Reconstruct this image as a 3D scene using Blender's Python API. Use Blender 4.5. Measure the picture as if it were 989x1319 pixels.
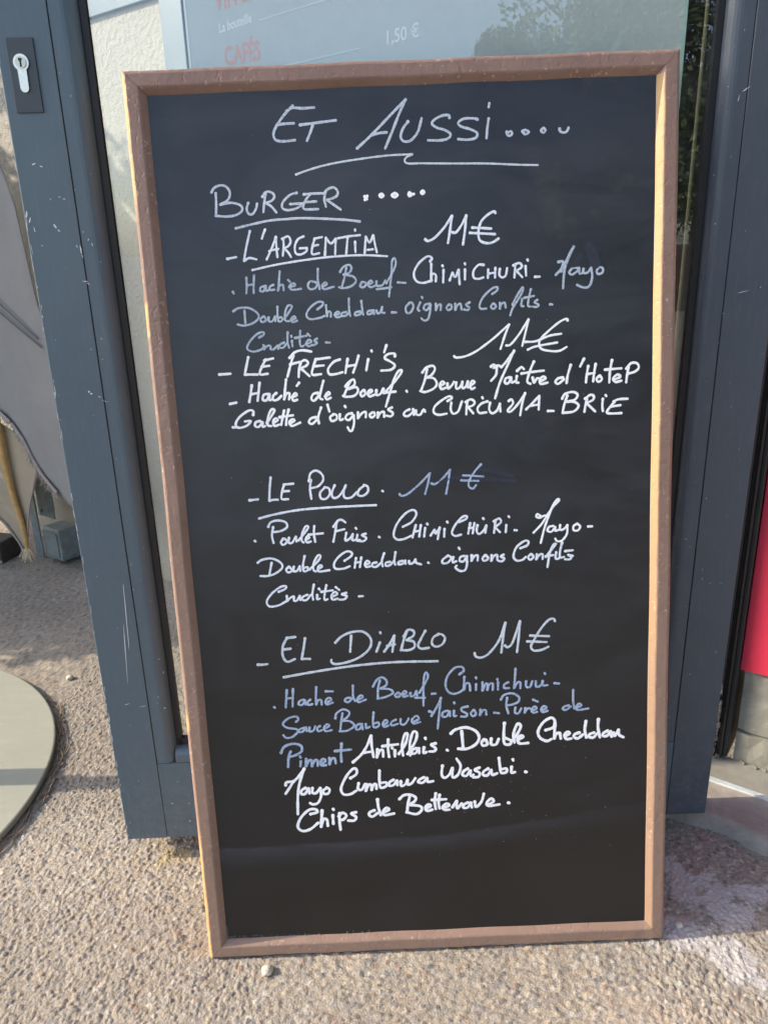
import bpy, bmesh, math, random
import numpy as np
from mathutils import Vector, Matrix
R = math.radians
random.seed(7); rng = np.random.default_rng(11)
scene = bpy.context.scene
for o in list(bpy.data.objects): bpy.data.objects.remove(o)
col = scene.collection

# ------------------------------------------------------------ camera
cam = bpy.data.cameras.new('camera'); cam_o = bpy.data.objects.new('camera', cam); col.objects.link(cam_o)
PITCH, ROLL = R(18.9), R(-1.6)
fw = Vector((0, math.cos(PITCH), -math.sin(PITCH)))
r0 = Vector((1, 0, 0)); u0 = r0.cross(fw)
rr = r0 * math.cos(ROLL) + u0 * math.sin(ROLL)
uu = -r0 * math.sin(ROLL) + u0 * math.cos(ROLL)
m = Matrix((rr, uu, -fw)).transposed().to_4x4(); m.translation = Vector((0, 0, 1.0))
cam_o.matrix_world = m
cam.sensor_fit = 'VERTICAL'; cam.sensor_height = 36; cam.lens = 990 / 1319 * 36
cam.clip_start = 0.02; cam.clip_end = 2000
scene.camera = cam_o

# ------------------------------------------------------------ sky, sun, exposure
SUN_EL, SUN_AZ = R(31), R(0.4)          # the sun stands to the left, a touch behind the door plane
sdir = Vector((-math.cos(SUN_EL) * math.cos(SUN_AZ), math.cos(SUN_EL) * math.sin(SUN_AZ), math.sin(SUN_EL)))
world = bpy.data.worlds.new('World'); scene.world = world; world.use_nodes = True
nt = world.node_tree
sky = nt.nodes.new('ShaderNodeTexSky'); sky.sky_type = 'NISHITA'; sky.sun_disc = False
sky.sun_elevation = SUN_EL; sky.sun_rotation = math.atan2(sdir.x, sdir.y)
sky.dust_density = 2.0; sky.air_density = 1.0
bg = nt.nodes['Background']; bg.inputs['Strength'].default_value = 0.15
nt.links.new(sky.outputs[0], bg.inputs['Color'])
sun = bpy.data.lights.new('sun', 'SUN'); sun.energy = 2.45; sun.angle = R(0.6); sun.color = (1.0, 0.87, 0.69)
sun_o = bpy.data.objects.new('sun', sun); col.objects.link(sun_o)
sun_o.rotation_euler = sdir.to_track_quat('Z', 'Y').to_euler(); sun_o.location = sdir * 20
scene.view_settings.view_transform = 'Standard'; scene.view_settings.look = 'None'
scene.view_settings.exposure = 1.33; scene.view_settings.gamma = 1.0
scene.view_settings.use_curve_mapping = False
scene.cycles.max_bounces = 8; scene.cycles.transparent_max_bounces = 12

FLECKS = [(.0385,1.0395,.006,.003,-60),(.0425,1.034,.004,.002,-50),(.050,1.075,.003,.0012,10),(.0555,1.0725,.004,.001,-10),(.0675,1.009,.012,.0022,-86),(.0685,1.001,.006,.001,-80),(.063,1.014,.004,.0012,-80),(.0795,1.022,.003,.0012,-80),(.0835,1.0155,.005,.0014,-80),(.067,.969,.007,.0014,-5),(.071,.966,.005,.001,-30),(.0235,1.115,.006,.0018,20),(.0325,1.112,.004,.0015,-20),(.004,1.055,.010,.003,80),(.007,1.048,.008,.002,70),(.011,1.036,.007,.0015,-85),(.0500,.82,.003,.003,0),(.053,.817,.004,.002,0),(.064,.812,.006,.001,-25),(.070,.806,.010,.0006,-20),(.095,.30,.004,.0015,10),(.06,.305,.012,.0008,10),(.035,.31,.010,.0008,15),(.045,.40,.12,.0010,86),(.055,.47,.14,.0010,87),(.9700,.93,.020,.0008,12),(.942,1.182,.012,.0016,30),(.934,1.172,.010,.0010,80)]
STROKES = r"""
ET AUSSI|b|43.5|1911,11799 1986,11839 2117,11831 2257,11836/1994,11864 1898,11777 1794,11657 1740,11558 1748,11490 1794,11461 1878,11457 2000,11466/1789,11653 1891,11659 1997,11662/2070,11640 2300,11660 2518,11680/2231,11633 2193,11544 2149,11455/2768,11344 2969,11508 3195,11715 3394,11894* 3304,11723 3212,11523 3120,11333/2964,11497 3067,11516 3144,11520/3417,11640 3347,11553 3319,11463 3354,11410 3439,11414 3527,11502 3566,11602 3585,11669
ET AUSSI|b|41.2|3933,11663 3927,11694 3849,11694 3751,11653 3714,11602 3773,11555 3869,11525 3941,11477 3916,11428 3818,11406 3660,11411/4284,11634 4236,11649 4115,11648 4041,11605 4077,11559 4185,11526 4274,11478 4257,11422 4159,11402 4037,11413/4423,11643 4404,11531 4393,11413/4433,11818 4425,11773/4647,11482 4652,11446 4686,11431 4715,11457 4696,11485 4662,11468/4842,11476 4879,11493 4927,11469 4879,11443 4842,11476/5106,11509 5135,11485 5110,11454 5076,11482 5106,11509/5311,11498 5321,11461 5369,11448 5404,11463 5423,11503
ET AUSSI|b|32.8|1988,11061 2124,11103 2297,11147 2518,11186 2763,11215 3007,11239 3202,11251 3458,11254* 3384,11222 3358,11177 3406,11146 3565,11143 3931,11129 4396,11114 4789,11087 5037,11075
BURGER|b|40.1|916,10884 957,10938 1044,10965 1115,10939 1147,10869 1116,10789 1015,10735* 1150,10753 1270,10719 1285,10656 1213,10607 1089,10590 948,10604/969,10875 967,10748 953,10604/1370,10746 1345,10677 1361,10618 1414,10609 1463,10673 1479,10731/1597,10854 1570,10739 1553,10630/1550,10809 1598,10866 1670,10859 1704,10811 1664,10759 1589,10739* 1659,10690 1716,10618/1987,10844 1900,10821 1810,10743 1793,10674 1852,10641 1964,10656 2047,10700/1894,10712 1979,10714 2077,10715/2071,10822 2182,10828 2304,10828/2162,10829 2105,10768 2064,10700 2074,10646 2245,10640/2090,10729 2226,10734/2355,10859 2330,10760 2345,10667/2323,10823 2380,10875 2454,10893 2501,10847 2486,10790 2411,10758 2361,10748* 2444,10687 2529,10626/1189,10444 1376,10482 1624,10523 1846,10534 2043,10539 2362,10519 2607,10497 2766,10473
BURGER|w|46.9|2841,10732 2872,10777/2838,10774 2866,10740/3052,10794 3076,10775 3051,10757 3027,10781 3052,10794/3217,10798 3255,10778 3220,10752 3182,10776 3217,10798/3404,10801 3437,10772 3402,10760 3398,10788/3423,10778 3462,10781/3574,10814 3593,10795 3570,10780 3553,10799 3574,10814
L'ARGENTIN|w2|37.8|1051,10076 1171,10095/1366,10407 1324,10268 1291,10150 1267,10044* 1336,10078 1426,10058/1561,10420 1535,10366 1512,10308/1557,10053 1641,10209 1690,10326* 1690,10208 1695,10077/1595,10152 1651,10166 1713,10176/1782,10299 1782,10205 1765,10091/1767,10295 1846,10325 1874,10260 1838,10203 1780,10186* 1834,10132 1868,10071/2043,10318 1966,10281 1925,10200 1932,10116 1993,10098 2069,10135 2077,10175* 1985,10174/2182,10285 2146,10180 2142,10097 2229,10106/2177,10285 2276,10301/2152,10196 2222,10208/2302,10080 2325,10292* 2384,10219 2448,10276* 2434,10087/2478,10280 2622,10299 2759,10308/2602,10290 2587,10177 2575,10082/2694,10232 2693,10102/2700,10378 2702,10364/2811,10086 2832,10287* 2879,10214 2927,10302* 2947,10188 2966,10092
L'ARGENTIN|w2|35.7|1363,9928 1664,9982 2039,10028 2413,10058 2786,10062 3096,10039/2850,10124 2918,10131
L'ARGENTIN|w2|42.7|3589,10230 3626,10207 3714,10245 3841,10370 3938,10503* 3909,10321 3881,10175/3939,10303 3988,10301 4065,10398 4121,10502* 4100,10314 4072,10149/4493,10518 4476,10539 4401,10504 4313,10425 4274,10308 4285,10201 4359,10158 4446,10160 4529,10205/4193,10351 4312,10342 4436,10331/4162,10288 4311,10276 4485,10261
HACHE DE BOEUF|b2|36.6|1096,9671 1107,9649/1282,9840 1280,9744 1268,9643/1383,9865 1371,9765 1361,9644/1280,9739 1325,9747 1371,9753/1523,9723 1460,9713 1449,9665 1494,9664 1523,9730* 1524,9667 1557,9674/1623,9736 1577,9716 1575,9673 1632,9678/1713,9901 1696,9777 1676,9662* 1702,9724 1743,9732 1749,9667/1814,9792 1837,9767/1821,9705 1902,9717 1886,9746 1835,9724 1839,9676 1894,9666 1974,9676/2173,9748 2099,9763 2064,9716 2088,9667 2156,9676 2192,9735/2202,9915 2195,9783 2213,9662/2245,9690 2309,9719 2285,9744 2246,9709 2268,9660 2394,9685/2483,9864 2531,9927 2607,9949 2634,9907 2602,9853 2526,9832* 2650,9803 2684,9742 2619,9684 2518,9663 2464,9677/2568,9914 2537,9795 2499,9676/2759,9727 2732,9680 2781,9666 2816,9713 2767,9734/2833,9696 2896,9722 2872,9747 2833,9705 2869,9663 2932,9680/2947,9733 2950,9679 3020,9682 3060,9741/3071,9704 3150,9822 3204,9940 3187,10012 3155,9965 3145,9822 3119,9654 3102,9538/2948,9636 3043,9642 3139,9653/3221,9711 3321,9700
CHIMICHURI|w2|39.6|3644,9953 3670,9995 3608,10017 3493,9930 3432,9812 3462,9719 3549,9692 3662,9719/3660,9924 3650,9708* 3670,9799 3714,9783 3712,9706/3816,9846 3807,9690/3802,9900 3807,9888/3891,9711 3928,9806* 3964,9750 4009,9840* 4020,9658/4092,9842 4089,9716/4091,9916 4095,9902/4335,9888 4268,9891 4204,9821 4203,9736 4265,9717 4328,9732/4392,9831 4386,9725/4485,9847 4479,9727/4392,9778 4480,9787/4543,9833 4535,9761 4567,9724 4617,9746 4636,9837/4744,9886 4736,9802 4730,9718/4714,9868 4795,9896 4827,9847 4756,9801* 4831,9719/4875,9857 4882,9737/4900,9936 4905,9921/4995,9716 5058,9716
MAYO|b2|41.5|5298,9891 5361,9893 5336,9805 5265,9730/5336,9769 5436,9970 5498,10075* 5411,9887 5374,9743 5362,9562/5537,9810 5474,9800 5442,9753 5475,9728 5538,9762 5568,9809* 5576,9736 5613,9747/5626,9795 5626,9747 5677,9745 5726,9803* 5740,9682 5703,9574 5628,9560 5544,9597/5840,9804 5795,9765 5816,9723 5871,9738 5878,9789 5835,9809
DOUBLE CHEDDAR|b2|36.5|1083,9424 1156,9463 1293,9458 1396,9388 1402,9327 1330,9269 1215,9241 1129,9259/1229,9431 1230,9272/1473,9349 1426,9314 1449,9276 1500,9299 1481,9344/1535,9334 1532,9286 1582,9284 1619,9344* 1620,9282/1656,9464 1652,9318 1669,9273 1708,9291 1703,9328 1660,9323/1734,9303 1816,9410 1844,9462 1794,9471 1752,9388 1746,9290 1795,9276/1821,9292 1885,9309 1862,9335 1822,9299 1840,9262 1901,9279/2167,9409 2232,9455 2247,9496 2172,9499 2068,9425 2025,9341 2073,9290 2199,9303 2258,9325/2283,9461 2288,9319* 2309,9379 2341,9366 2338,9312/2389,9328 2453,9350 2429,9375 2390,9340 2413,9302 2476,9312/2542,9364 2491,9356 2477,9324 2527,9315 2579,9357/2582,9533 2580,9382 2590,9313/2718,9365 2660,9355 2653,9318 2716,9328 2751,9376/2741,9498 2751,9376 2759,9322/2869,9371 2819,9361 2817,9324 2868,9335 2895,9375* 2900,9326/2932,9369 2943,9332 2982,9343 3009,9410* 3002,9342 3037,9336/3132,9332 3188,9335
OIGNONS CONFITS|b2|37.5|3365,9451 3313,9392 3324,9326 3374,9329 3414,9401 3391,9455 3352,9439/3504,9451 3469,9374 3488,9344/3526,9518 3533,9501/3130,9338 3190,9335/3629,9429 3566,9419 3545,9371 3589,9350 3637,9417* 3626,9319 3599,9235 3548,9219 3511,9250/3705,9427 3703,9346* 3730,9401 3768,9417 3766,9344/3881,9413 3842,9373 3862,9340 3905,9358 3906,9402 3874,9413/3957,9418 3955,9337* 3982,9392 4025,9415 4039,9341/4147,9428 4096,9400 4140,9362 4120,9331 4069,9340/4439,9522 4502,9564 4508,9605 4439,9590 4324,9490 4272,9382 4297,9339 4360,9342/4450,9400 4419,9364 4449,9334 4487,9362 4465,9399/4538,9409 4537,9335* 4563,9396 4601,9406 4613,9345/4702,9378 4767,9498 4835,9593 4830,9532 4766,9425 4702,9329 4671,9245/4829,9447 4816,9362 4847,9354/4944,9565 4918,9468 4905,9359 4935,9345/4855,9458 4981,9478/5027,9428 4986,9397 5044,9366 5019,9338 4968,9344/5189,9366 5222,9362
CRUDITES|b2|36.4|1393,9082 1458,9117 1448,9151 1358,9120 1263,9025 1232,8945 1305,8907 1408,8928 1456,8968/1445,8986 1446,8932* 1486,8967 1537,8973 1534,8928 1572,8927 1631,8974* 1635,8930/1716,9008 1664,8985 1649,8949 1699,8942 1748,8995/1769,9137 1760,9019 1775,8939/1818,9029 1821,8955/1812,9091 1816,9076/1934,9148 1920,9038 1927,8951 1966,8957/1858,9060 2011,9084/1992,8973 2069,9003 2038,9033 2000,8985 2028,8947 2080,8963/2025,9108 2056,9077/2147,9042 2108,9018 2144,8985 2092,8957/2258,8988 2309,8984
11 EURO|w|39.6|3928,8751 3956,8730 4084,8745 4239,8814 4445,8956 4574,9062 4656,9129* 4598,8987 4540,8820/4615,8862 4674,8873 4790,9005 4910,9186* 4866,9002 4827,8849/5422,9150 5409,9175 5312,9134 5160,9016 5057,8908 5070,8808 5185,8771 5313,8766 5411,8813/4866,8898 5006,8902 5185,8965 5338,8985/4898,8797 5006,8835 5287,8875
LE FRECHI'S|w|43.6|842,8630 990,8634/1237,8839 1203,8716 1176,8617* 1343,8611/1463,8801 1406,8708 1374,8614 1476,8615/1441,8787 1559,8810/1401,8708 1503,8717/1825,8842 1782,8719 1732,8566/1772,8807 1847,8878 1950,8899 2062,8878/1775,8724 1903,8752/1915,8739 1891,8665 1879,8560/1903,8739 1968,8774 2012,8740 1984,8699 1911,8672* 2020,8565/2116,8781 2077,8683 2059,8583 2174,8584/2108,8776 2299,8794/2077,8688 2213,8695/2430,8764 2347,8735 2271,8650 2283,8580 2365,8577 2455,8598/2532,8770 2493,8587/2676,8805 2637,8687 2595,8588/2509,8671 2637,8687/2801,8755 2769,8611/2846,8863 2850,8851/3046,8925 3012,8835/3150,8775 3146,8812 3062,8808 3015,8760 3084,8715 3146,8662 3093,8607 2965,8599
HACHE|w|43.6|953,8242 1039,8257/1258,8476 1235,8363 1210,8258/1362,8504 1321,8271/1235,8358 1338,8372/1464,8354 1407,8344 1390,8281 1441,8274 1479,8353* 1479,8272 1519,8289/1574,8362 1529,8326 1530,8270 1587,8278 1636,8322/1712,8534 1685,8371 1671,8275* 1701,8345 1745,8351 1735,8273/1767,8297 1840,8322 1822,8353 1781,8309 1790,8253 1842,8263/1880,8484 1847,8445/2123,8341 2058,8331 2029,8269 2066,8242 2126,8303/2200,8497 2163,8378 2140,8277 2174,8256/2210,8292 2275,8323 2256,8349 2218,8300 2233,8253 2285,8272/2484,8411 2525,8460 2591,8500 2610,8474 2600,8424 2521,8376* 2624,8398 2648,8346 2594,8285 2478,8277 2448,8291/2543,8469 2495,8365 2458,8285/2725,8356 2680,8320 2696,8273 2743,8305 2733,8356/2774,8298 2835,8339 2810,8358 2775,8316 2798,8269 2858,8287/2891,8350 2889,8286 2941,8297 2982,8366* 2992,8305
BEURRE MAITRE|w|43.0|2995,8308 3128,8442 3221,8552 3230,8596 3184,8578 3129,8480 3072,8317 3008,8129/2982,8308 3144,8320/3288,8324 3295,8311/3503,8553 3556,8614 3646,8636 3670,8585 3617,8511 3552,8489* 3654,8472 3691,8395 3638,8334 3534,8299 3470,8315/3568,8596 3533,8451 3478,8314/3729,8368 3794,8404 3763,8430 3729,8381 3753,8329 3810,8345/3832,8402 3838,8333 3891,8374 3917,8416/3948,8410 3946,8329 3998,8345 4030,8415* 4029,8331 4075,8350 4102,8417* 4101,8333 4135,8357 4192,8401 4164,8422 4133,8378 4147,8314 4191,8330
MAITRE D HOTEL|w|44.9|4409,8595 4446,8623 4466,8592 4440,8576 4466,8600 4512,8608 4548,8584* 4621,8662 4719,8791* 4633,8611 4528,8388 4461,8182/4486,8592 4478,8491 4412,8413/4657,8447 4606,8436 4592,8381 4638,8371 4675,8446* 4682,8377 4721,8393/4752,8461 4742,8380 4772,8374/4753,8526 4812,8574 4846,8548/4980,8643 4928,8525 4889,8387 4932,8352/4812,8491 4953,8506 5108,8518/4961,8435 4979,8366 5018,8420 5056,8414/5061,8380 5134,8416 5103,8442 5056,8406 5069,8347 5159,8359/5366,8419 5301,8409 5263,8365 5302,8338 5379,8394/5468,8580 5430,8455 5413,8344/5643,8654 5592,8555/5700,8558 5681,8445 5671,8344/5798,8580 5779,8467 5767,8353/5681,8450 5784,8462/5857,8426 5811,8385 5837,8343 5883,8374 5864,8418/6014,8622 5990,8484 5982,8332/5920,8499 6140,8509/6033,8363 6129,8398 6089,8430 6033,8381 6065,8334 6142,8347/6237,8525 6219,8425 6208,8324/6204,8501 6268,8570 6345,8567 6372,8508 6321,8459 6239,8437
GALETTE|w|43.7|969,7935 1041,7932/1249,8083 1253,8139 1189,8144 1068,8065 1011,7977 1045,7925 1150,7946 1213,8008 1136,8006/1338,8003 1281,7992 1265,7942 1315,7927 1363,7989* 1367,7925 1398,7936/1421,7974 1506,8086 1535,8143 1491,8145 1444,8050 1432,7948 1478,7931/1517,7978 1570,8006 1546,8033 1508,7996 1521,7931 1587,7947/1662,8130 1630,8017 1612,7941/1722,8141 1689,8027 1676,7938/1593,8044 1774,8062/1729,7957 1795,7992 1766,8011 1722,7975 1752,7922 1865,7961/2080,8025 2015,8014 1979,7965 2019,7937 2083,7986/2151,8150 2106,8024 2112,7941/2237,8184 2258,8094/2313,8054 2265,8017 2283,7965 2348,7988 2351,8040 2308,8057/2395,8051 2392,7974 2431,7985/2465,8158 2474,8140/2558,8057 2498,8047 2465,7997 2510,7969 2575,8031* 2578,7928 2547,7831 2514,7828 2490,7875/2635,8067 2632,7990* 2686,8052 2738,8068 2736,7999/2828,8059 2788,8027 2813,7991 2858,8020 2849,8058/2900,8056 2892,7987* 2931,8047 2978,8061 2980,7994/3088,8113 3036,8089 3098,8041 3071,7998 3012,8008
AU CURCUMA|w|42.8|3321,8078 3264,8055 3241,8010 3292,7990 3359,8039 3368,8082* 3376,8005/3403,8062 3409,8011 3461,8004 3507,8071 3526,8040/3827,8169 3887,8204 3854,8231 3763,8189 3657,8104 3642,8027 3706,7992 3810,8003/3878,8146 3868,8057 3900,7999 3966,8028 4007,8128 4020,8158/4092,8163 4080,8074 4074,7985/4066,8146 4137,8179 4188,8142 4161,8097 4096,8081* 4167,7994/4361,8145 4278,8118 4225,8056 4250,7996 4341,8000/4394,8126 4380,8037 4418,7984 4484,8020 4523,8108* 4530,8005/4289,8202 4297,8186/4640,8137 4679,8158 4697,8101 4626,8014 4670,8000 4769,8099 4861,8235* 4821,8097 4794,7944/4873,8018 4964,8104 5049,8190* 5041,8011/4938,8066 5041,8075/5163,7986 5241,7983
BRIE|w|44.9|5354,8140 5393,8202 5496,8224 5561,8186 5523,8121 5419,8099* 5523,8090 5575,8037 5511,7967 5367,7952/5424,8181 5380,8049 5362,7952/5684,8127 5666,8038 5654,7956/5658,8128 5730,8176 5774,8162 5769,8111 5679,8071* 5797,7956/5899,8119 5893,8029 5901,7957/5935,8166 5943,8153/6043,8075 6107,8103 6230,8106/6056,8074 5992,8000 5954,7937 6006,7919 6150,7919/6005,8012 6135,8025
LE POLLO|w2|42.1|1119,6946 1238,6954/1426,7245 1403,7088 1388,6929* 1446,6940 1503,6938/1602,7140 1571,7054 1556,6949 1642,6940/1594,7141 1725,7148/1570,7049 1662,7051/1963,7191 1945,7065 1956,6932/1935,7171 1962,7276 2042,7312 2117,7256 2126,7177 2057,7100 1964,7078/2147,7083 2078,7007 2087,6932 2152,6924 2208,6988 2199,7063 2142,7084/2279,7104 2235,7000 2252,6933 2319,6944 2394,7033 2428,7098/2422,7085 2392,6994 2410,6927 2494,6928 2576,6999/2684,7088 2603,7025 2587,6959 2652,6943 2720,6993 2723,7065 2671,7093/2917,7001 2927,6993/1233,6691 1459,6740 1777,6785 2172,6803 2567,6808 2825,6808
11 EURO POLLO|b3|38.2|3148,6949 3173,6921 3258,6944 3420,7070 3568,7215* 3538,7079 3495,6934/3583,7077 3630,7062 3737,7137 3839,7251* 3815,7094 3779,6923/4013,7165 4289,7140/3986,7100 4222,7082/4260,7308 4172,7211 4099,7095 4089,7016 4142,6979 4187,7025
POULET FRIS|w2|41.4|1154,6384 1164,6375/1417,6567 1393,6446 1408,6343/1349,6569 1387,6630 1480,6653 1584,6627 1606,6558 1524,6508 1423,6494/1544,6399 1509,6347 1538,6310 1594,6356 1559,6399/1623,6409 1614,6342 1659,6335 1717,6419* 1720,6351/1748,6363 1852,6481 1895,6546 1856,6556 1806,6456 1793,6361 1817,6333/1846,6367 1900,6397 1875,6420 1846,6373 1862,6331 1916,6342/1975,6556 1964,6449 1976,6334/1889,6438 2088,6449/2280,6592 2256,6463 2222,6324/2232,6532 2294,6610 2348,6626 2399,6587/2256,6469 2381,6493/2405,6443 2387,6336 2447,6360 2492,6421* 2480,6340 2525,6338/2555,6410 2541,6329 2583,6335/2535,6505 2545,6491/2669,6418 2615,6402 2675,6359 2638,6317 2577,6319/2847,6367 2858,6359
CHIMICHURI POULET|w2|42.1|3177,6492 3299,6554 3368,6659 3330,6720 3223,6679 3099,6536 3049,6389 3092,6320 3185,6321 3293,6365/3356,6511 3305,6338/3424,6508 3398,6347/3326,6418 3406,6428/3482,6465 3465,6344/3510,6524 3517,6510/3553,6354 3608,6433* 3625,6378 3681,6462* 3650,6301/3746,6441 3739,6332/3783,6539 3791,6525/3948,6527 4041,6563 4055,6603 3989,6592 3894,6488 3846,6382 3890,6334 3971,6350/4099,6507 4069,6359/4157,6504 4131,6362/4079,6434 4145,6442/4199,6475 4185,6395 4216,6347 4278,6391 4319,6465* 4304,6362/4275,6567 4285,6553/4444,6519 4424,6357/4420,6515 4493,6552 4519,6502 4438,6433* 4504,6362/4593,6459 4584,6359/4626,6579 4634,6565/4704,6381 4736,6377
MAYO POULET|w|40.9|5065,6560 5020,6594 5004,6557 5052,6539 5105,6563 5153,6569* 5078,6451 4966,6334/5153,6569 5238,6687 5318,6770 5297,6787 5238,6714 5185,6582 5118,6395 5065,6185/5239,6417 5180,6406 5159,6353 5212,6337 5265,6402* 5265,6348 5311,6360/5332,6427 5332,6359 5386,6370 5431,6422* 5426,6300 5359,6208 5292,6202 5266,6239/5572,6435 5519,6405 5520,6345 5581,6343 5608,6396 5564,6436/5715,6389 5773,6389
DOUBLE CHEDDAR POULET|w2|41.9|1173,6075 1234,6113 1368,6127 1483,6067 1505,5992 1407,5914 1299,5883 1198,5887/1364,6067 1321,5890/1599,6002 1557,5962 1581,5920 1636,5945 1607,5996/1665,5999 1654,5939 1702,5937 1745,6001* 1749,5935/1820,6143 1792,6021 1795,5933 1848,5936 1851,5985 1805,5976/1875,5948 2002,6066 2037,6136 2000,6143 1942,6041 1929,5946 1962,5917/1996,5951 2051,5982 2025,6005 1991,5962 2007,5915 2149,5928/2360,6050 2457,6115 2464,6164 2393,6180 2283,6109 2217,6016 2235,5946 2342,5941 2429,5971/2522,6085 2497,5948/2594,6090 2569,5953/2505,6017 2581,6027/2642,5978 2705,6008 2672,6037 2638,5989 2657,5950 2708,5958/2799,6009 2745,5998 2738,5957 2796,5949 2865,6006/2910,6136 2874,6028 2882,5951/2985,6009 2926,5998 2925,5957 2984,5963 3039,6021/3065,6143 3045,6020 3056,5965/3159,6015 3106,6004 3096,5969 3158,5974 3194,6019* 3198,5973/3247,6012 3251,5970 3305,5982 3334,6030* 3345,5980 3411,5955/3508,5975 3519,5967
OIGNONS CONFITS POULET|w2|43.1|3778,6057 3710,6005 3709,5959 3776,5961 3831,6027 3786,6065/3858,6040 3848,5964 3897,5978/3935,6168 3946,6146/4011,6047 3957,6036 3945,5981 3998,5973 4045,6046* 4043,5922 4015,5846 3947,5838 3881,5888 3901,5914/4112,6056 4106,5974* 4152,6041 4193,6047 4191,5976/4300,6048 4259,6001 4285,5966 4339,5997 4308,6048/4386,6044 4379,5962* 4420,6029 4461,6041 4465,5972/4554,6043 4509,6020 4562,5987 4527,5950 4481,5958/4783,6123 4877,6160 4896,6214 4837,6222 4730,6139 4688,6018 4728,5952 4809,5957 4857,5996/4930,6034 4890,5995 4916,5953 4965,5992 4938,6034/5011,6031 5002,5957* 5051,6021 5091,6022 5091,5959/5132,5984 5239,6117 5279,6165 5244,6158 5191,6037 5158,5840/5132,5993 5239,6007/5279,6047 5271,5956 5312,5954/5360,6180 5333,6058 5333,5970 5387,5973/5508,5982 5441,6004 5487,5969 5468,5937 5401,5940/5400,6055 5508,6064
CRUDITES POULET|w2|41.2|1431,5650 1527,5688 1542,5726 1462,5718 1336,5627 1262,5519 1297,5447 1419,5456 1524,5507/1542,5590 1543,5515* 1594,5560 1640,5574 1637,5516 1677,5514 1721,5582* 1726,5520/1829,5591 1766,5566 1753,5525 1811,5516 1874,5589/1925,5734 1897,5602 1903,5518/1963,5585 1959,5521 1994,5528/1989,5673 1999,5658/2096,5718 2072,5622 2058,5511 2101,5514/2018,5624 2180,5639/2156,5543 2239,5581 2206,5616 2157,5562 2173,5506 2241,5517/2222,5684 2269,5641/2366,5595 2298,5578 2371,5547 2335,5504 2267,5501/2538,5537 2591,5537
EL DIABLO|b|47.0|1075,4606 1140,4603 1211,4608/1511,4985 1444,4861 1435,4718 1490,4630 1600,4664/1500,4977 1625,4989/1441,4812 1550,4821/1759,4965 1732,4819 1696,4663* 1812,4657/2177,4878 2268,4965 2407,5021 2569,5022 2674,4917 2654,4776 2513,4653 2332,4584 2167,4563 2109,4595 2111,4629/2404,4972 2380,4737/2802,4854 2747,4720/2810,5002 2815,4988/2856,4715 2942,4834 3006,4945* 2991,4831 2971,4709/2900,4798 3010,4816/3136,4924 3194,5016 3275,5003 3273,4932 3175,4874* 3275,4841 3281,4761 3198,4722 3089,4727/3179,4994 3134,4868 3094,4726/3443,4996 3380,4885 3336,4787 3376,4736 3485,4743/1427,4402 1889,4467 2439,4527 2987,4553 3603,4539
DIABLO O|b|44.2|3629,4939 3552,4891 3530,4806 3583,4755 3674,4785 3715,4869 3678,4928 3618,4942
11 EURO DIABLO|b|45.3|4128,4635 4141,4586 4223,4564 4334,4625 4473,4806 4566,5063* 4534,4860 4504,4626/4555,4730 4595,4700 4665,4768 4771,5077* 4753,4850 4727,4622/5262,5054 5246,5089 5172,5073 5063,4950 4980,4811 4925,4699 4966,4633 5076,4640 5172,4681/4912,4857 5180,4836/4870,4773 5145,4751
HACHE DIABLO|b3|43.2|1265,3963 1275,3951/1459,4211 1429,3949/1547,4221 1526,3959/1443,4080 1540,4090/1689,4054 1633,4036 1611,3990 1665,3976 1707,4044* 1712,3979/1784,4049 1741,4013 1753,3971 1808,3981/1877,4234 1864,4089 1863,3972* 1894,4035 1935,4036 1940,3968/2015,3994 2081,4035 2047,4066 1997,4018 2014,3965 2098,3990/2005,4164 2106,4159/2349,4051 2293,4045 2272,4005 2318,3985 2376,4035/2393,4233 2391,4064 2415,3998/2443,4011 2528,4051 2502,4082 2450,4032 2464,3978 2568,4011/2677,4202 2731,4295 2801,4336 2868,4292 2865,4216 2781,4171* 2918,4149 2957,4095 2858,4041 2733,4018/2780,4293 2747,4164 2739,4018/3026,4092 2983,4059 3010,4028 3066,4055 3034,4097/3093,4053 3150,4086 3123,4116 3086,4074 3106,4029 3162,4041/3205,4083 3203,4030 3259,4045 3288,4108* 3300,4040/3329,4077 3401,4191 3460,4313 3434,4378 3404,4307 3391,4133 3384,3883/3271,4007 3409,4000/3508,4054 3563,4057
CHIMICHURI DIABLO|b3|44.1|3903,4327 3967,4376 3946,4435 3850,4431 3752,4334 3707,4205 3732,4087 3814,4039 3911,4064 3976,4119/3976,4288 3962,4091* 3997,4186 4046,4177 4055,4077/4140,4170 4138,4082/4139,4272 4144,4257/4232,4195 4230,4069* 4267,4158 4300,4171 4299,4074* 4328,4155 4378,4167 4376,4071/4453,4184 4451,4076/4442,4234 4447,4219/4599,4177 4543,4145 4543,4092 4609,4089/4703,4376 4693,4216 4681,4085* 4729,4165 4771,4163 4770,4081/4854,4180 4853,4098 4909,4095 4942,4175/4992,4173 4997,4091 5061,4105 5089,4174* 5097,4104 5158,4107/5117,4290 5125,4275/5255,4131 5325,4122
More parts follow.
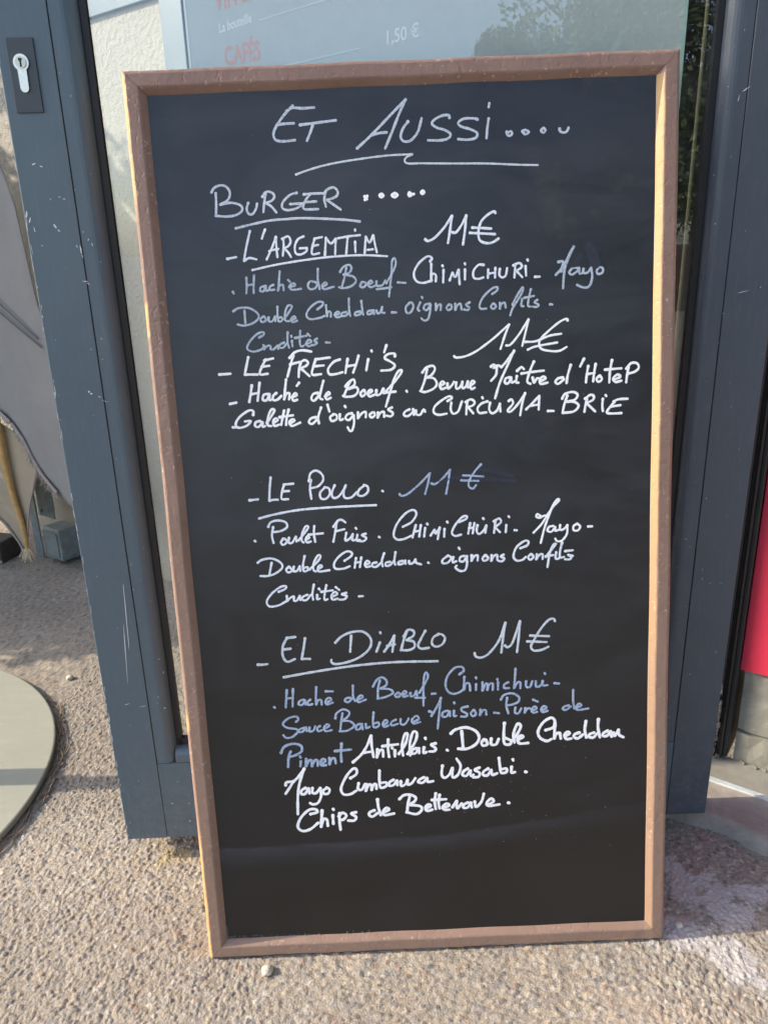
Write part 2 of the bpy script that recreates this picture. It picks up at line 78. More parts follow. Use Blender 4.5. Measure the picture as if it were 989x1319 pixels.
SAUCE BARBECUE|b3|41.8|1559,3722 1597,3758 1564,3804 1452,3780 1373,3701 1430,3639 1566,3609 1569,3558 1490,3493 1407,3485 1368,3529/1678,3627 1608,3606 1592,3566 1647,3569 1701,3632* 1708,3572/1748,3629 1744,3570 1800,3576 1831,3643/1901,3645 1857,3612 1869,3564 1925,3579/1953,3592 2033,3639 1999,3664 1954,3613 1974,3559 2063,3572/2122,3747 2145,3826 2244,3880 2325,3832 2294,3759 2208,3707* 2332,3692 2385,3622 2284,3552 2173,3549/2228,3822 2202,3690 2185,3557/2469,3647 2421,3626 2410,3567 2466,3573 2497,3646* 2507,3562/2552,3643 2558,3577 2605,3596/2670,3815 2656,3668 2669,3584 2736,3604 2733,3658 2671,3640/2800,3610 2866,3657 2831,3689 2793,3631 2813,3586 2875,3603/2984,3687 2922,3655 2920,3601 3009,3621/3053,3693 3051,3619 3106,3610 3156,3673 3165,3696/3218,3634 3311,3683 3277,3732 3211,3670 3237,3615 3329,3635/3459,3791 3503,3774 3490,3710 3601,3902 3636,3989* 3612,3799 3577,3518
MAISON PUREE DE|b3|43.9|3725,3787 3661,3767 3648,3708 3709,3699 3753,3777* 3759,3703/3817,3783 3815,3700 3848,3704/3822,3909 3827,3892/4018,3838 3934,3821 3928,3777 4002,3726 3987,3686 3918,3689/4100,3781 4057,3733 4085,3687 4132,3714 4108,3780/4197,3785 4188,3697* 4225,3763 4272,3767 4280,3701/4391,3725 4461,3713/4580,3943 4568,3826 4595,3706/4491,3918 4533,3984 4645,4008 4747,3950 4741,3877 4657,3837 4587,3831/4698,3790 4690,3711 4740,3699 4782,3771/4838,3775 4829,3704* 4865,3761 4902,3765/4935,3725 5005,3760 4977,3791 4930,3749 4949,3698 5010,3707/4950,3896 5019,3863/5075,3721 5144,3763 5108,3791 5069,3751 5088,3697 5158,3717/5465,3783 5404,3771 5376,3736 5424,3716 5493,3766/5525,4016 5526,3853 5544,3734/5572,3742 5647,3774 5610,3805 5572,3757 5591,3708 5745,3724
PIMENT|b3|50.3|1458,3273 1425,3190 1407,3034/1318,3256 1371,3349 1498,3390 1607,3355 1616,3271 1530,3215 1436,3189/1594,3115 1584,3037/1589,3188 1594,3172/1674,3147 1659,3033* 1711,3115 1748,3123 1751,3029* 1789,3111 1831,3118 1835,3033/1884,3055 1950,3103 1916,3135 1871,3083 1891,3031 1953,3037/2006,3146 2003,3046* 2035,3123 2083,3136 2094,3060/2192,3362 2179,3212 2178,3077/2089,3247 2321,3259
ANTILLAIS|w|54.1|2340,3059 2462,3168 2551,3299 2619,3460* 2622,3310 2642,3129/2505,3202 2632,3214/2703,3246 2689,3120* 2730,3215 2778,3230 2782,3128/2862,3388 2856,3239 2866,3117/2774,3288 2998,3307/2953,3219 2950,3122/2913,3260 2918,3247/3007,3156 3110,3316 3143,3458 3101,3451 3059,3289 3068,3131/3133,3149 3251,3339 3277,3466 3222,3484 3172,3313 3171,3126/3262,3233 3205,3209 3195,3155 3251,3159 3298,3231* 3301,3156/3374,3243 3363,3153 3405,3166/3395,3386 3400,3368/3543,3294 3473,3277 3541,3219 3520,3175 3448,3173/3703,3184 3714,3175
DOUBLE CHEDDAR DIABLO|w|58.6|3764,3434 3830,3490 3984,3518 4122,3455 4171,3353 4119,3251 3992,3188 3866,3194/3921,3465 3936,3215/4246,3320 4204,3277 4225,3225 4287,3243 4269,3313/4345,3330 4343,3240 4413,3236 4451,3316/4538,3560 4527,3396 4534,3245 4610,3226 4630,3280 4546,3329/4638,3270 4724,3386 4772,3497 4725,3536 4668,3389 4680,3253/4723,3290 4807,3331 4779,3359 4731,3311 4751,3234 4877,3234/5130,3420 5243,3459 5265,3548 5214,3607 5102,3547 5024,3416 5046,3310 5144,3251 5215,3278/5265,3524 5257,3285* 5285,3352 5333,3365 5350,3280/5406,3316 5482,3349 5445,3380 5406,3328 5434,3267 5502,3272/5622,3357 5558,3339 5538,3301 5595,3268 5670,3324/5713,3532 5698,3398 5721,3277/5833,3346 5771,3328 5755,3290 5820,3272 5876,3329/5893,3553 5889,3418 5918,3273/6030,3366 5968,3333 5961,3289 6025,3292 6072,3355* 6088,3273/6115,3332 6135,3280 6185,3374* 6194,3298 6257,3256
MAYO CUMBAWA|w|55.1|1354,2748 1365,2793 1421,2802 1469,2809* 1417,2720 1346,2617/1469,2800 1552,2881 1637,2998* 1561,2789 1521,2577 1504,2285/1640,2694 1582,2660 1570,2605 1626,2602 1681,2685* 1691,2605/1738,2688 1734,2612 1790,2609 1850,2683* 1857,2560 1810,2454 1738,2427 1691,2451/1948,2678 1890,2638 1901,2588 1963,2591 1983,2654 1940,2684/2292,2813 2379,2869 2390,2939 2341,2962 2237,2846 2153,2667 2182,2567 2281,2562 2367,2610/2409,2730 2397,2639 2453,2627 2499,2711/2521,2709 2508,2603* 2554,2696 2588,2694 2593,2614* 2625,2698 2661,2696 2664,2626/2718,2913 2712,2761 2727,2644 2807,2664 2809,2719 2730,2717/2917,2756 2860,2723 2849,2668 2914,2674 2965,2742* 2971,2671/3021,2730 3026,2653 3089,2680 3120,2746* 3123,2672 3180,2691 3233,2765/3360,2774 3294,2740 3274,2701 3344,2692 3402,2762* 3415,2700 3491,2706
WASABI|w|55.7|3632,2943 3618,2806 3658,2749 3730,2801 3775,2899* 3777,2752 3857,2794 3894,2929 3840,3038/4000,2878 3937,2839 3919,2785 3975,2764 4033,2846* 4040,2760 4077,2777/4169,2885 4098,2852 4168,2803 4153,2742 4076,2737/4296,2863 4230,2824 4218,2770 4280,2757 4338,2840* 4351,2763 4422,2781/4453,3023 4466,2885 4484,2787 4558,2795 4559,2850 4491,2844/4635,2877 4634,2785 4682,2789/4653,2991 4659,2973/4833,2787 4852,2780
CHIPS DE BETTERAVE|w|57.5|1687,2275 1787,2301 1762,2349 1662,2339 1542,2221 1492,2083 1559,2011 1674,2036 1792,2130/1859,2328 1831,2065* 1872,2182 1922,2173 1931,2076/2011,2243 2012,2103/2021,2341 2026,2326/2111,2269 2105,2145 2113,2004/2095,2217 2154,2273 2208,2226 2163,2166 2112,2160/2352,2271 2281,2254 2349,2194 2318,2140 2233,2144/2622,2288 2559,2264 2540,2221 2590,2188 2663,2240/2672,2462 2681,2332 2710,2206/2748,2245 2835,2287 2799,2319 2749,2266 2767,2203 2904,2221/2991,2446 3055,2504 3154,2508 3229,2458 3208,2397 3121,2349* 3290,2319 3308,2253 3230,2195 3089,2233/3146,2493 3113,2356 3097,2233/3374,2274 3447,2317 3413,2340 3366,2296 3388,2239 3465,2254/3523,2511 3505,2382 3516,2263/3579,2486 3561,2363 3573,2270/3463,2409 3671,2410/3616,2271 3716,2309 3680,2342 3622,2298 3644,2244 3715,2241
CHIPS DE BETTERAVE|w|56.6|3761,2276 3826,2375* 3832,2257 3899,2331/3990,2341 3927,2307 3926,2261 3988,2264 4033,2339* 4045,2261/4090,2352 4108,2264 4189,2347 4225,2468/4274,2289 4366,2337 4332,2386 4269,2327 4288,2273 4450,2286/4579,2308 4596,2301
SMEAR|s|98.2|5512,9811 5587,9953/5674,10069 5738,9875 5777,9753/5711,10092 5784,9850/5762,10018 5840,9775
SMEAR|s|74.7|3684,7099 4000,7139 4367,7097 4736,7056/4264,7234 4474,7186 4684,7124
"""

# ------------------------------------------------------------ helpers
def link(o): col.objects.link(o); return o
def tag(o, label=None, cat=None, group=None, kind=None):
    if label: o['label'] = label
    if cat: o['category'] = cat
    if group: o['group'] = group
    if kind: o['kind'] = kind
    return o
def empty(name, loc, rz=0, parent=None):
    o = link(bpy.data.objects.new(name, None)); o.location = loc; o.rotation_euler = (0, 0, rz)
    o.empty_display_size = .05
    if parent: o.parent = parent
    return o
def mesh_obj(name, verts, faces, mat, parent=None, smooth=False):
    me = bpy.data.meshes.new(name); me.from_pydata([tuple(v) for v in verts], [], faces); me.update()
    if smooth: me.shade_smooth()
    if mat: me.materials.append(mat)
    o = link(bpy.data.objects.new(name, me))
    if parent: o.parent = parent
    return o
def bm_obj(name, bm, mat, parent=None, smooth=False):
    bmesh.ops.recalc_face_normals(bm, faces=bm.faces[:])
    me = bpy.data.meshes.new(name); bm.to_mesh(me); bm.free()
    if smooth: me.shade_smooth()
    if mat: me.materials.append(mat)
    o = link(bpy.data.objects.new(name, me))
    if parent: o.parent = parent
    return o
def box(bm, x0, x1, y0, y1, z0, z1, bev=0):
    vs = [bm.verts.new((x, y, z)) for x in (x0, x1) for y in (y0, y1) for z in (z0, z1)]
    fs = [bm.faces.new([vs[i] for i in f]) for f in ((0,1,3,2),(4,6,7,5),(0,4,5,1),(2,3,7,6),(0,2,6,4),(1,5,7,3))]
    if bev:
        es = list({e for f in fs for e in f.edges})
        bmesh.ops.bevel(bm, geom=es, offset=bev, segments=2, affect='EDGES', profile=.6)
def box_obj(name, dims, mat, parent=None, bev=0):
    bm = bmesh.new(); box(bm, *dims, bev=bev); return bm_obj(name, bm, mat, parent)
def sweep(name, prof, p0, p1, mat, parent, up=Vector((0, 0, 1)), smooth=False):
    pass
def tube(bm, pts, rad, n=8):
    rings = []
    for i, p in enumerate(pts):
        p = Vector(p); t = (Vector(pts[min(i+1, len(pts)-1)]) - Vector(pts[max(i-1, 0)])).normalized()
        a = t.orthogonal().normalized(); b = t.cross(a); r = rad[i] if isinstance(rad, (list, tuple)) else rad
        rings.append([bm.verts.new(p + (a*math.cos(k*2*math.pi/n) + b*math.sin(k*2*math.pi/n))*r) for k in range(n)])
    for r1, r2 in zip(rings, rings[1:]):
        for k in range(n): bm.faces.new((r1[k], r1[(k+1) % n], r2[(k+1) % n], r2[k]))
    bm.faces.new(rings[0]); bm.faces.new(rings[-1])

# ------------------------------------------------------------ materials
class NB:
    def __init__(s, name):
        s.m = bpy.data.materials.new(name); s.m.use_nodes = True; s.t = s.m.node_tree; s.n = s.t.nodes
        s.b = s.n['Principled BSDF']; s.out = s.n['Material Output']
        s.tc = s.n.new('ShaderNodeTexCoord')
    def new(s, typ, **kw):
        n = s.n.new(typ)
        for k, v in kw.items(): setattr(n, k, v)
        return n
    def set(s, sock, v):
        if isinstance(v, bpy.types.NodeSocket): s.t.links.new(v, sock)
        else: sock.default_value = v
    def noise(s, scale, detail=4, rough=.5, vec=None, out='Fac', dist=0, mscale=None):
        n = s.new('ShaderNodeTexNoise'); n.inputs['Scale'].default_value = scale
        n.inputs['Detail'].default_value = detail; n.inputs['Roughness'].default_value = rough
        n.inputs['Distortion'].default_value = dist
        v = vec or s.tc.outputs['Object']
        if mscale:
            mp = s.new('ShaderNodeMapping'); mp.inputs['Scale'].default_value = mscale; s.t.links.new(v, mp.inputs[0]); v = mp.outputs[0]
        s.t.links.new(v, n.inputs['Vector']); return n.outputs[out]
    def ramp(s, fac, stops):
        r = s.new('ShaderNodeValToRGB'); s.set(r.inputs[0], fac)
        e = r.color_ramp.elements
        while len(e) < len(stops): e.new(.5)
        for el, (p, c) in zip(e, stops):
            el.position = p; el.color = (c, c, c, 1) if isinstance(c, (int, float)) else (*c, 1)
        return r.outputs[0]
    def mix(s, f, a, b, mode='MIX'):
        n = s.new('ShaderNodeMix', data_type='RGBA', blend_type=mode)
        s.set(n.inputs[0], f)
        for i, v in ((6, a), (7, b)): s.set(n.inputs[i], (*v, 1) if isinstance(v, tuple) and len(v) == 3 else v)
        return n.outputs[2]
    def math(s, op, a, b=0, c=0, clamp=False):
        n = s.new('ShaderNodeMath', operation=op, use_clamp=clamp)
        s.set(n.inputs[0], a); s.set(n.inputs[1], b)
        if op in ('MULTIPLY_ADD', 'SMOOTHSTEP'): s.set(n.inputs[2], c)
        return n.outputs[0]
    def mr(s, v, a, b, c=0., d=1.):
        n = s.new('ShaderNodeMapRange'); n.interpolation_type = 'SMOOTHSTEP'
        s.set(n.inputs[0], v)
        for i, x in enumerate((a, b, c, d)): n.inputs[i+1].default_value = x
        return n.outputs[0]
    def bump(s, h, strength, dist=.001):
        n = s.new('ShaderNodeBump'); n.inputs['Strength'].default_value = strength; n.inputs['Distance'].default_value = dist
        s.t.links.new(h, n.inputs['Height'])
        if s.b.inputs['Normal'].is_linked: s.t.links.new(s.b.inputs['Normal'].links[0].from_socket, n.inputs['Normal'])
        s.t.links.new(n.outputs[0], s.b.inputs['Normal'])
    def fin(s, color=None, rough=None, metal=None, spec=None):
        if color is not None: s.set(s.b.inputs['Base Color'], (*color, 1) if isinstance(color, tuple) and len(color) == 3 else color)
        if rough is not None: s.set(s.b.inputs['Roughness'], rough)
        if metal is not None: s.b.inputs['Metallic'].default_value = metal
        if spec is not None: s.b.inputs['Specular IOR Level'].default_value = spec
        return s.m
    def xyz(s):
        n = s.new('ShaderNodeSeparateXYZ'); s.t.links.new(s.tc.outputs['Object'], n.inputs[0]); return n.outputs
def simple(name, c, rough=.5, metal=0, var=.12, scale=30, bump=0, bscale=200):
    b = NB(name); n = b.noise(scale, 5, .6)
    k = b.ramp(n, [(.3, tuple(x*(1-var) for x in c)), (.7, tuple(min(1, x*(1+var)) for x in c))])
    if bump: b.bump(b.noise(bscale, 3), bump, .001)
    return b.fin(k, rough, metal)

# powder coated aluminium of the door: dust, scuffs, small chips
def door_paint(name, c1, c2):
    b = NB(name); n = b.noise(9, 6, .6); s = b.noise(40, 5, .7, mscale=(6, 6, .6))
    c = b.ramp(n, [(.25, c1), (.75, c2)])
    c = b.mix(b.ramp(s, [(.52, 0), (.78, .22)]), c, (.20, .23, .25))
    z = b.xyz()[2]
    dirt = b.math('MULTIPLY', b.mr(z, .30, .0), b.ramp(b.noise(60, 6, .75), [(.45, 0), (.72, .38)]))
    c = b.mix(dirt, c, (.26, .25, .24))
    spk = b.ramp(b.noise(170, 2, .5), [(.735, 0), (.76, .7)])
    c = b.mix(spk, c, (.42, .46, .5))
    b.bump(b.noise(900, 2), .05, .0004)
    return b.fin(c, b.ramp(b.noise(14, 4), [(.3, .36), (.7, .5)]))
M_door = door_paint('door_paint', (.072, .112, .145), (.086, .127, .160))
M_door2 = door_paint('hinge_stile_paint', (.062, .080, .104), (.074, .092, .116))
M_black = simple('black_rubber', (.012, .012, .014), .55)
M_jamb = simple('black_jamb', (.02, .02, .024), .35, var=.3, scale=60)
M_plate = simple('lock_plate', (.035, .042, .055), .3)
M_nickel = simple('nickel', (.62, .60, .55), .28, 1.0, var=.1, scale=300, bump=.1, bscale=900)
M_chip = simple('bare_chip', (.62, .66, .68), .6)

def make_glass():
    b = NB('door_glass'); t = b.t
    tr = b.new('ShaderNodeBsdfTransparent'); tr.inputs[0].default_value = (.965, .985, .975, 1)
    gl = b.new('ShaderNodeBsdfGlossy'); gl.inputs['Roughness'].default_value = .004; gl.inputs['Color'].default_value = (1, 1, 1, 1)
    df = b.new('ShaderNodeBsdfDiffuse'); df.inputs[0].default_value = (.7, .7, .68, 1)
    fr = b.new('ShaderNodeFresnel'); ge = b.new('ShaderNodeNewGeometry')
    b.set(fr.inputs['IOR'], b.math('ADD', 1.72, b.math('MULTIPLY', ge.outputs['Backfacing'], 1/1.72-1.72)))
    fac = b.math('MULTIPLY', fr.outputs[0], 1.15, clamp=True)
    mx = b.new('ShaderNodeMixShader'); t.links.new(fac, mx.inputs[0]); t.links.new(tr.outputs[0], mx.inputs[1]); t.links.new(gl.outputs[0], mx.inputs[2])
    dust = b.ramp(b.noise(25, 6, .7), [(.45, .004), (.8, .05)])
    m2 = b.new('ShaderNodeMixShader'); b.set(m2.inputs[0], dust); t.links.new(mx.outputs[0], m2.inputs[1]); t.links.new(df.outputs[0], m2.inputs[2])
    t.links.new(m2.outputs[0], b.out.inputs[0]); b.n.remove(b.b); return b.m
M_glass = make_glass()

# brown lacquered wood; chips and worn arrises show raw wood. Board-local coordinates (x across, y back, z up)
def wood_mat():
    b = NB('frame_paint'); X = b.xyz(); z = X[2]; x = b.math('ADD', X[0], b.math('MULTIPLY_ADD', z, .0099, -.0061))
    n = b.noise(12, 5, .6)
    brown = b.ramp(n, [(.3, (.215, .130, .103)), (.7, (.265, .168, .135))])
    brown = b.mix(b.mr(z, 1.15, .1), brown, b.mix(.55, brown, (.31, .205, .145)))     # the rails get lighter and tanner towards the bottom
    grime = b.ramp(b.noise(70, 6, .7), [(.5, 0), (.8, .35)])
    brown = b.mix(grime, brown, (.12, .075, .06))
    pale = b.math('MULTIPLY', b.ramp(b.noise(150, 3, .6), [(.62, 0), (.65, 1)]), b.ramp(b.noise(11, 3), [(.44, 0), (.56, .85)]))
    brown = b.mix(pale, brown, (.46, .33, .27))
    wood = b.ramp(b.noise(40, 4, .6, mscale=(8, 8, .5)), [(.3, (.50, .27, .10)), (.7, (.66, .40, .17))])
    # raw arris: left outer edge near the top and near the foot, patches elsewhere
    edgeL = b.mr(b.math('ADD', x, b.math('MULTIPLY', b.math('SUBTRACT', b.noise(16, 5, .65), .5), .016)), .0062, .002)
    zoneL = b.math('MAXIMUM', b.mr(z, 1.04, 1.12), b.mr(z, .24, .17))
    zoneL = b.math('MAXIMUM', zoneL, b.ramp(b.noise(9, 3), [(.58, 0), (.62, 1)]))
    brown = b.mix(b.math('MULTIPLY', b.math('MULTIPLY', b.mr(x, .6545, .6555), b.mr(b.math('ADD', x, b.math('MULTIPLY', b.math('SUBTRACT', b.noise(25, 4, .6), .5), .006)), .6668, .6638)), b.math('MULTIPLY', b.mr(z, .25, .85, .1, .62), b.mr(z, 1.2085, 1.2075))), brown, (.62, .40, .17))  # right inner bevel: worn wood, plus its sunlit yellow put into the colour
    edgeR = b.mr(b.math('ADD', x, b.math('MULTIPLY', b.math('SUBTRACT', b.noise(90, 4, .7), .5), .02)), .6815, .6855)
    zoneR = b.ramp(b.noise(14, 3), [(.55, 0), (.6, .8)])
    raw = b.math('MAXIMUM', b.math('MULTIPLY', edgeL, zoneL), b.math('MULTIPLY', edgeR, zoneR))
    edgeB = b.math('MULTIPLY', b.mr(z, .006, .001), b.ramp(b.noise(30, 3), [(.5, 0), (.58, 1)]))
    raw = b.math('MAXIMUM', raw, edgeB)
    c = b.mix(raw, brown, wood)
    b.bump(b.math('ADD', b.noise(90, 4, .6), b.math('MULTIPLY', raw, -1.0)), .5, .0008)
    b.bump(b.noise(35, 3, .5, mscale=(1, 1, .3)), .25, .002)
    b.bump(b.ramp(b.noise(120, 2, .5, dist=.8), [(.3, 0), (.42, 1)]), .35, .0009)
    return b.fin(c, b.ramp(b.noise(60, 3), [(.3, .46), (.7, .64)]))
M_frame = wood_mat()

# chalkboard surface: satin black, painted sky sheen, wiped chalk film, smears and specks
def slate_mat():
    b = NB('slate_panel'); X = b.xyz(); x, z = X[0], X[2]
    base = b.mix(b.noise(6, 4), (.0065, .0062, .0060), (.0105, .0102, .0100))
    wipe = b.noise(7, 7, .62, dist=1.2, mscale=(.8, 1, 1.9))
    film_sheen = b.math('MULTIPLY', b.ramp(wipe, [(.30, .028), (.85, .085)]), b.mr(z, .1, 1.1, .15, 1.))  # wiped chalk; its rise with height paints in the sky's sheen
    c = b.mix(film_sheen, base, (.42, .48, .62))
    # old wiped tide line under the last row of writing: a soft arc
    arc = b.math('SUBTRACT', z, b.math('MULTIPLY_ADD', b.math('POWER', b.math('SUBTRACT', x, .12), 2.0), .16, .176))
    arc = b.math('ADD', arc, b.math('MULTIPLY', b.math('SUBTRACT', b.noise(9, 3), .5), .016))
    a1 = b.math('MULTIPLY', b.mr(arc, .003, -.002), b.mr(arc, -.035, -.003))
    a1 = b.math('MULTIPLY', a1, b.mr(x, .66, .2, .25, 1.))
    c = b.mix(b.math('MULTIPLY', a1, b.ramp(b.noise(30, 4, .6, mscale=(.4, 1, 2)), [(.2, .012), (.8, .085)])), c, (.34, .40, .55))
    # greenish grey rubbed patches near the right edge
    pat = b.math('MULTIPLY', b.ramp(b.noise(11, 5, .65), [(.56, 0), (.74, .16)]), b.mr(x, .38, .56))
    pat = b.math('MULTIPLY', pat, b.mr(z, .72, .85))
    c = b.mix(pat, c, (.22, .19, .12))
    spk = b.ramp(b.noise(420, 2, .5), [(.76, 0), (.79, .35)])
    spk = b.math('MULTIPLY', spk, b.ramp(b.noise(9, 3), [(.45, .1), (.6, 1)]))
    c = b.mix(spk, c, (.50, .50, .46))
    b.bump(b.noise(1100, 2), .12, .0003)
    b.bump(b.noise(5, 2), .06, .006)
    return b.fin(c, b.ramp(wipe, [(.3, .30), (.7, .42)]), spec=.5)
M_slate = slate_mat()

def ink(name, c, dark, amt):
    b = NB(name); n = b.noise(330, 5, .75); n2 = b.noise(38, 3, .6)
    f = b.math('MULTIPLY', b.ramp(n, [(.40, 0), (.66, 1)]), b.ramp(n2, [(.3, .35), (.7, 1)]))
    k = b.mix(b.math('MULTIPLY', f, amt), c, dark)
    return b.fin(k, .65, spec=.2)
INK = {'s': ink('chalk_smear', (.040, .046, .066), (.024, .026, .034), .9),
       'w': ink('chalk_ink_white', (.97, .97, .98), (.5, .55, .66), .5),
       'w2': ink('chalk_ink_pale', (.84, .88, .95), (.30, .37, .50), .75),
       'b': ink('chalk_ink_bluish', (.66, .72, .80), (.18, .22, .27), .85),
       'b2': ink('chalk_ink_faded', (.50, .58, .68), (.10, .13, .17), .9),
       'b3': ink('chalk_ink_blue', (.43, .53, .72), (.10, .13, .19), .95)}

# ------------------------------------------------------------ ground: exposed aggregate
def vnoise(x, y, s, seed=0):
    x = x * s + seed * 17.3; y = y * s + seed * 31.7
    xi = np.floor(x).astype(np.int64); yi = np.floor(y).astype(np.int64); fx = x - xi; fy = y - yi
    fx = fx*fx*(3-2*fx); fy = fy*fy*(3-2*fy)
    def h(a, b):
        v = (a * 374761393 + b * 668265263 + seed * 982451653) & 0x7fffffff
        v = ((v ^ (v >> 13)) * 1274126177) & 0x7fffffff
        return ((v ^ (v >> 16)) & 0xffff) / 65535.0
    return (h(xi, yi)*(1-fx) + h(xi+1, yi)*fx)*(1-fy) + (h(xi, yi+1)*(1-fx) + h(xi+1, yi+1)*fx)*fy
def hsh(a, b, k):
    v = (a * 73856093 + b * 19349663 + k * 83492791) & 0x7fffffff
    v = ((v ^ (v >> 13)) * 1274126177) & 0x7fffffff
    v = ((v ^ (v >> 15)) * 40503 + 12345) & 0x7fffffff
    return ((v >> 7) & 0xffff) / 65535.0
def worley(x, y, s, seed):
    gx = x * s; gy = y * s; xi = np.floor(gx).astype(np.int64); yi = np.floor(gy).astype(np.int64)
    d1 = np.full(x.shape, 9.); d2 = np.full(x.shape, 9.); ida = np.zeros(x.shape)
    for dx in (-1, 0, 1):
        for dy in (-1, 0, 1):
            a = xi + dx; b = yi + dy
            px = a + .1 + .8*hsh(a, b, seed); py = b + .1 + .8*hsh(a, b, seed+1)
            th = hsh(a, b, seed+2) * 3.14; el = .62 + .5*hsh(a, b, seed+4)
            ux, uy = gx-px, gy-py
            c, s_ = np.cos(th), np.sin(th)
            p, q = (ux*c + uy*s_) * el, (-ux*s_ + uy*c)
            d = np.sqrt(p*p + q*q)
            new = d < d1
            d2 = np.where(new, d1, np.minimum(d2, d)); ida = np.where(new, hsh(a, b, seed+3), ida); d1 = np.where(new, d, d1)
    return d1, d2, ida
def lines(segs, far):
    v = [np.array(far[0])]
    for a, b, st in segs: v.append(np.arange(a, b, st))
    v.append(np.array([segs[-1][1]] + far[1])); return np.concatenate(v)
gxs = lines([(-1.7, -.78, .0045), (-.78, -.20, .0017), (-.20, .36, .0030), (.36, .96, .0017)], ([-900., -200, -40, -12, -5, -3, -2.2], [1.4, 2.2, 4, 12, 40, 200, 900]))
gys = lines([(.70, 1.28, .0017), (1.28, 1.7, .0030), (1.7, 2.85, .0065)], ([-900., -200, -40, -12, -5, -2, -.6, .2, .55], [3.2, 4.5, 7, 12, 40, 200, 900]))
GX, GY = np.meshgrid(gxs, gys); x = GX.ravel(); y = GY.ravel()
near = (x > -1.75) & (x < 1.0) & (y > .66) & (y < 2.9)
xn, yn = x[near], y[near]
wx = xn + .0016*(vnoise(xn, yn, 260, 3)-.5) + .003*(vnoise(xn, yn, 90, 4)-.5)
wy = yn + .0016*(vnoise(xn, yn, 260, 5)-.5) + .003*(vnoise(xn, yn, 90, 6)-.5)
a1, a2, aid = worley(wx, wy, 140, 10)      # stones about 9 mm
b1, b2, bid = worley(wx, wy, 270, 40)      # fines
big = aid > .36
stone = np.sqrt(np.clip(1 - (a1/.62)**2, 0, 1)); fine_ = np.sqrt(np.clip(1-(b1/.66)**2, 0, 1))
crev = np.clip((a2-a1)/.22, 0, 1)**.5
hz = np.where(big, .0036*np.minimum(stone*1.25, .82)*crev*(.45+.75*hsh((aid*9999).astype(np.int64), (aid*777).astype(np.int64), 3)), 0)
hz = np.maximum(hz, .0017*fine_*(.5+.6*bid)) + .0006*(vnoise(xn, yn, 420, 44)-.5) - .0052 + .0012*vnoise(xn, yn, 60, 8) + .0016*vnoise(xn, yn, 9, 9)
onstone = (stone*.0034*.7 > .0014*fine_) & big
pal = np.array([(.42,.34,.25),(.36,.30,.235),(.47,.41,.33),(.30,.25,.21),(.40,.37,.33),(.50,.40,.27),(.27,.255,.245),(.38,.30,.20)])
ci = pal[(np.where(onstone, aid*7919, bid*6007).astype(np.int64)) % 8]
ci = ci * (.80 + .38*vnoise(xn, yn, 700, 12)[:, None])
cem = np.array((.34, .285, .225))
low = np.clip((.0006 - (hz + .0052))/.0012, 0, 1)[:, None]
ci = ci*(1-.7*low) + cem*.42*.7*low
dk = np.array([(.13,.125,.13),(.34,.19,.12),(.55,.50,.42),(.20,.18,.17)])[(aid*5501).astype(np.int64) % 4]
rare = ((hsh((aid*65535).astype(np.int64), (aid*3001).astype(np.int64), 9) < (.10 + .20*np.clip((xn-.1)/.4, 0, 1))) & onstone)[:, None]
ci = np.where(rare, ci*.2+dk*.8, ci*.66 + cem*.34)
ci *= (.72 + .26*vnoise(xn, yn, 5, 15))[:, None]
ci = ci*.8 + ci.mean(1)[:, None]*.2*np.array((1.0, .99, .95))
# right of the board the binder's colour is greyed to paint in shade, with a spill of dried pale grout
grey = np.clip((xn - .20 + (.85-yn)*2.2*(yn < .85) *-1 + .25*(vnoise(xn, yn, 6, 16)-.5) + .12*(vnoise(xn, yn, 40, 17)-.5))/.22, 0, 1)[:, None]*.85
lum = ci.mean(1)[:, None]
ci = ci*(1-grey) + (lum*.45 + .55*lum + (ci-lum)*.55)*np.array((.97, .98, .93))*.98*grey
def blob(cx, cy, rx, ry, seed):
    d = np.hypot((xn-cx)/rx, (yn-cy)/ry) + 1.3*(vnoise(xn, yn, 38, seed)-.5) + .7*(vnoise(xn, yn, 95, seed+1)-.5) + .5*(vnoise(xn, yn, 260, seed+2)-.5)
    return np.clip((1-d)/.25, 0, 1)
spill = np.maximum.reduce([blob(.47, 1.00, .045, .045, 20), blob(.53, .945, .055, .04, 21), blob(.44, .895, .06, .03, 22), blob(.50, .85, .05, .035, 23), blob(.60, .97, .03, .03, 24), blob(.55, .80, .05, .02, 25)])[:, None]*.88
ci = ci*(1-spill) + np.array((.44, .43, .425))*spill
hz = np.where(spill[:, 0] > .3, np.maximum(hz, hz*.5 - .0014), hz)
moss_sunspot = np.maximum(blob(.405, 1.055, .035, .018, 30), blob(-.32, 1.09, .10, .025, 31)*.8)[:, None]*.55  # first blob: sunlit spot put into the colour; second: yellow growth
ci = ci*(1-moss_sunspot) + np.array((.44, .34, .13))*moss_sunspot
z = np.full(x.shape, -.0035); z[near] = hz
edge = np.minimum.reduce([x+1.75, 1.0-x, y-.66, 2.9-y]); z = np.where(near & (edge < .03), z*edge/.03 - .0035*(1-edge/.03), z)
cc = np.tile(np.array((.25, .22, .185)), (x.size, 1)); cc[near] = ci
ny, nx = GX.shape
idx = np.arange(nx*ny).reshape(ny, nx)
quads = np.stack([idx[:-1, :-1], idx[:-1, 1:], idx[1:, 1:], idx[1:, :-1]], -1).reshape(-1, 4)
me = bpy.data.meshes.new('ground'); me.vertices.add(x.size); me.vertices.foreach_set('co', np.c_[x, y, z].ravel())
me.loops.add(quads.size); me.loops.foreach_set('vertex_index', quads.ravel())
me.polygons.add(len(quads)); me.polygons.foreach_set('loop_start', np.arange(0, quads.size, 4)); me.polygons.foreach_set('loop_total', np.full(len(quads), 4))
me.update(); me.shade_smooth()
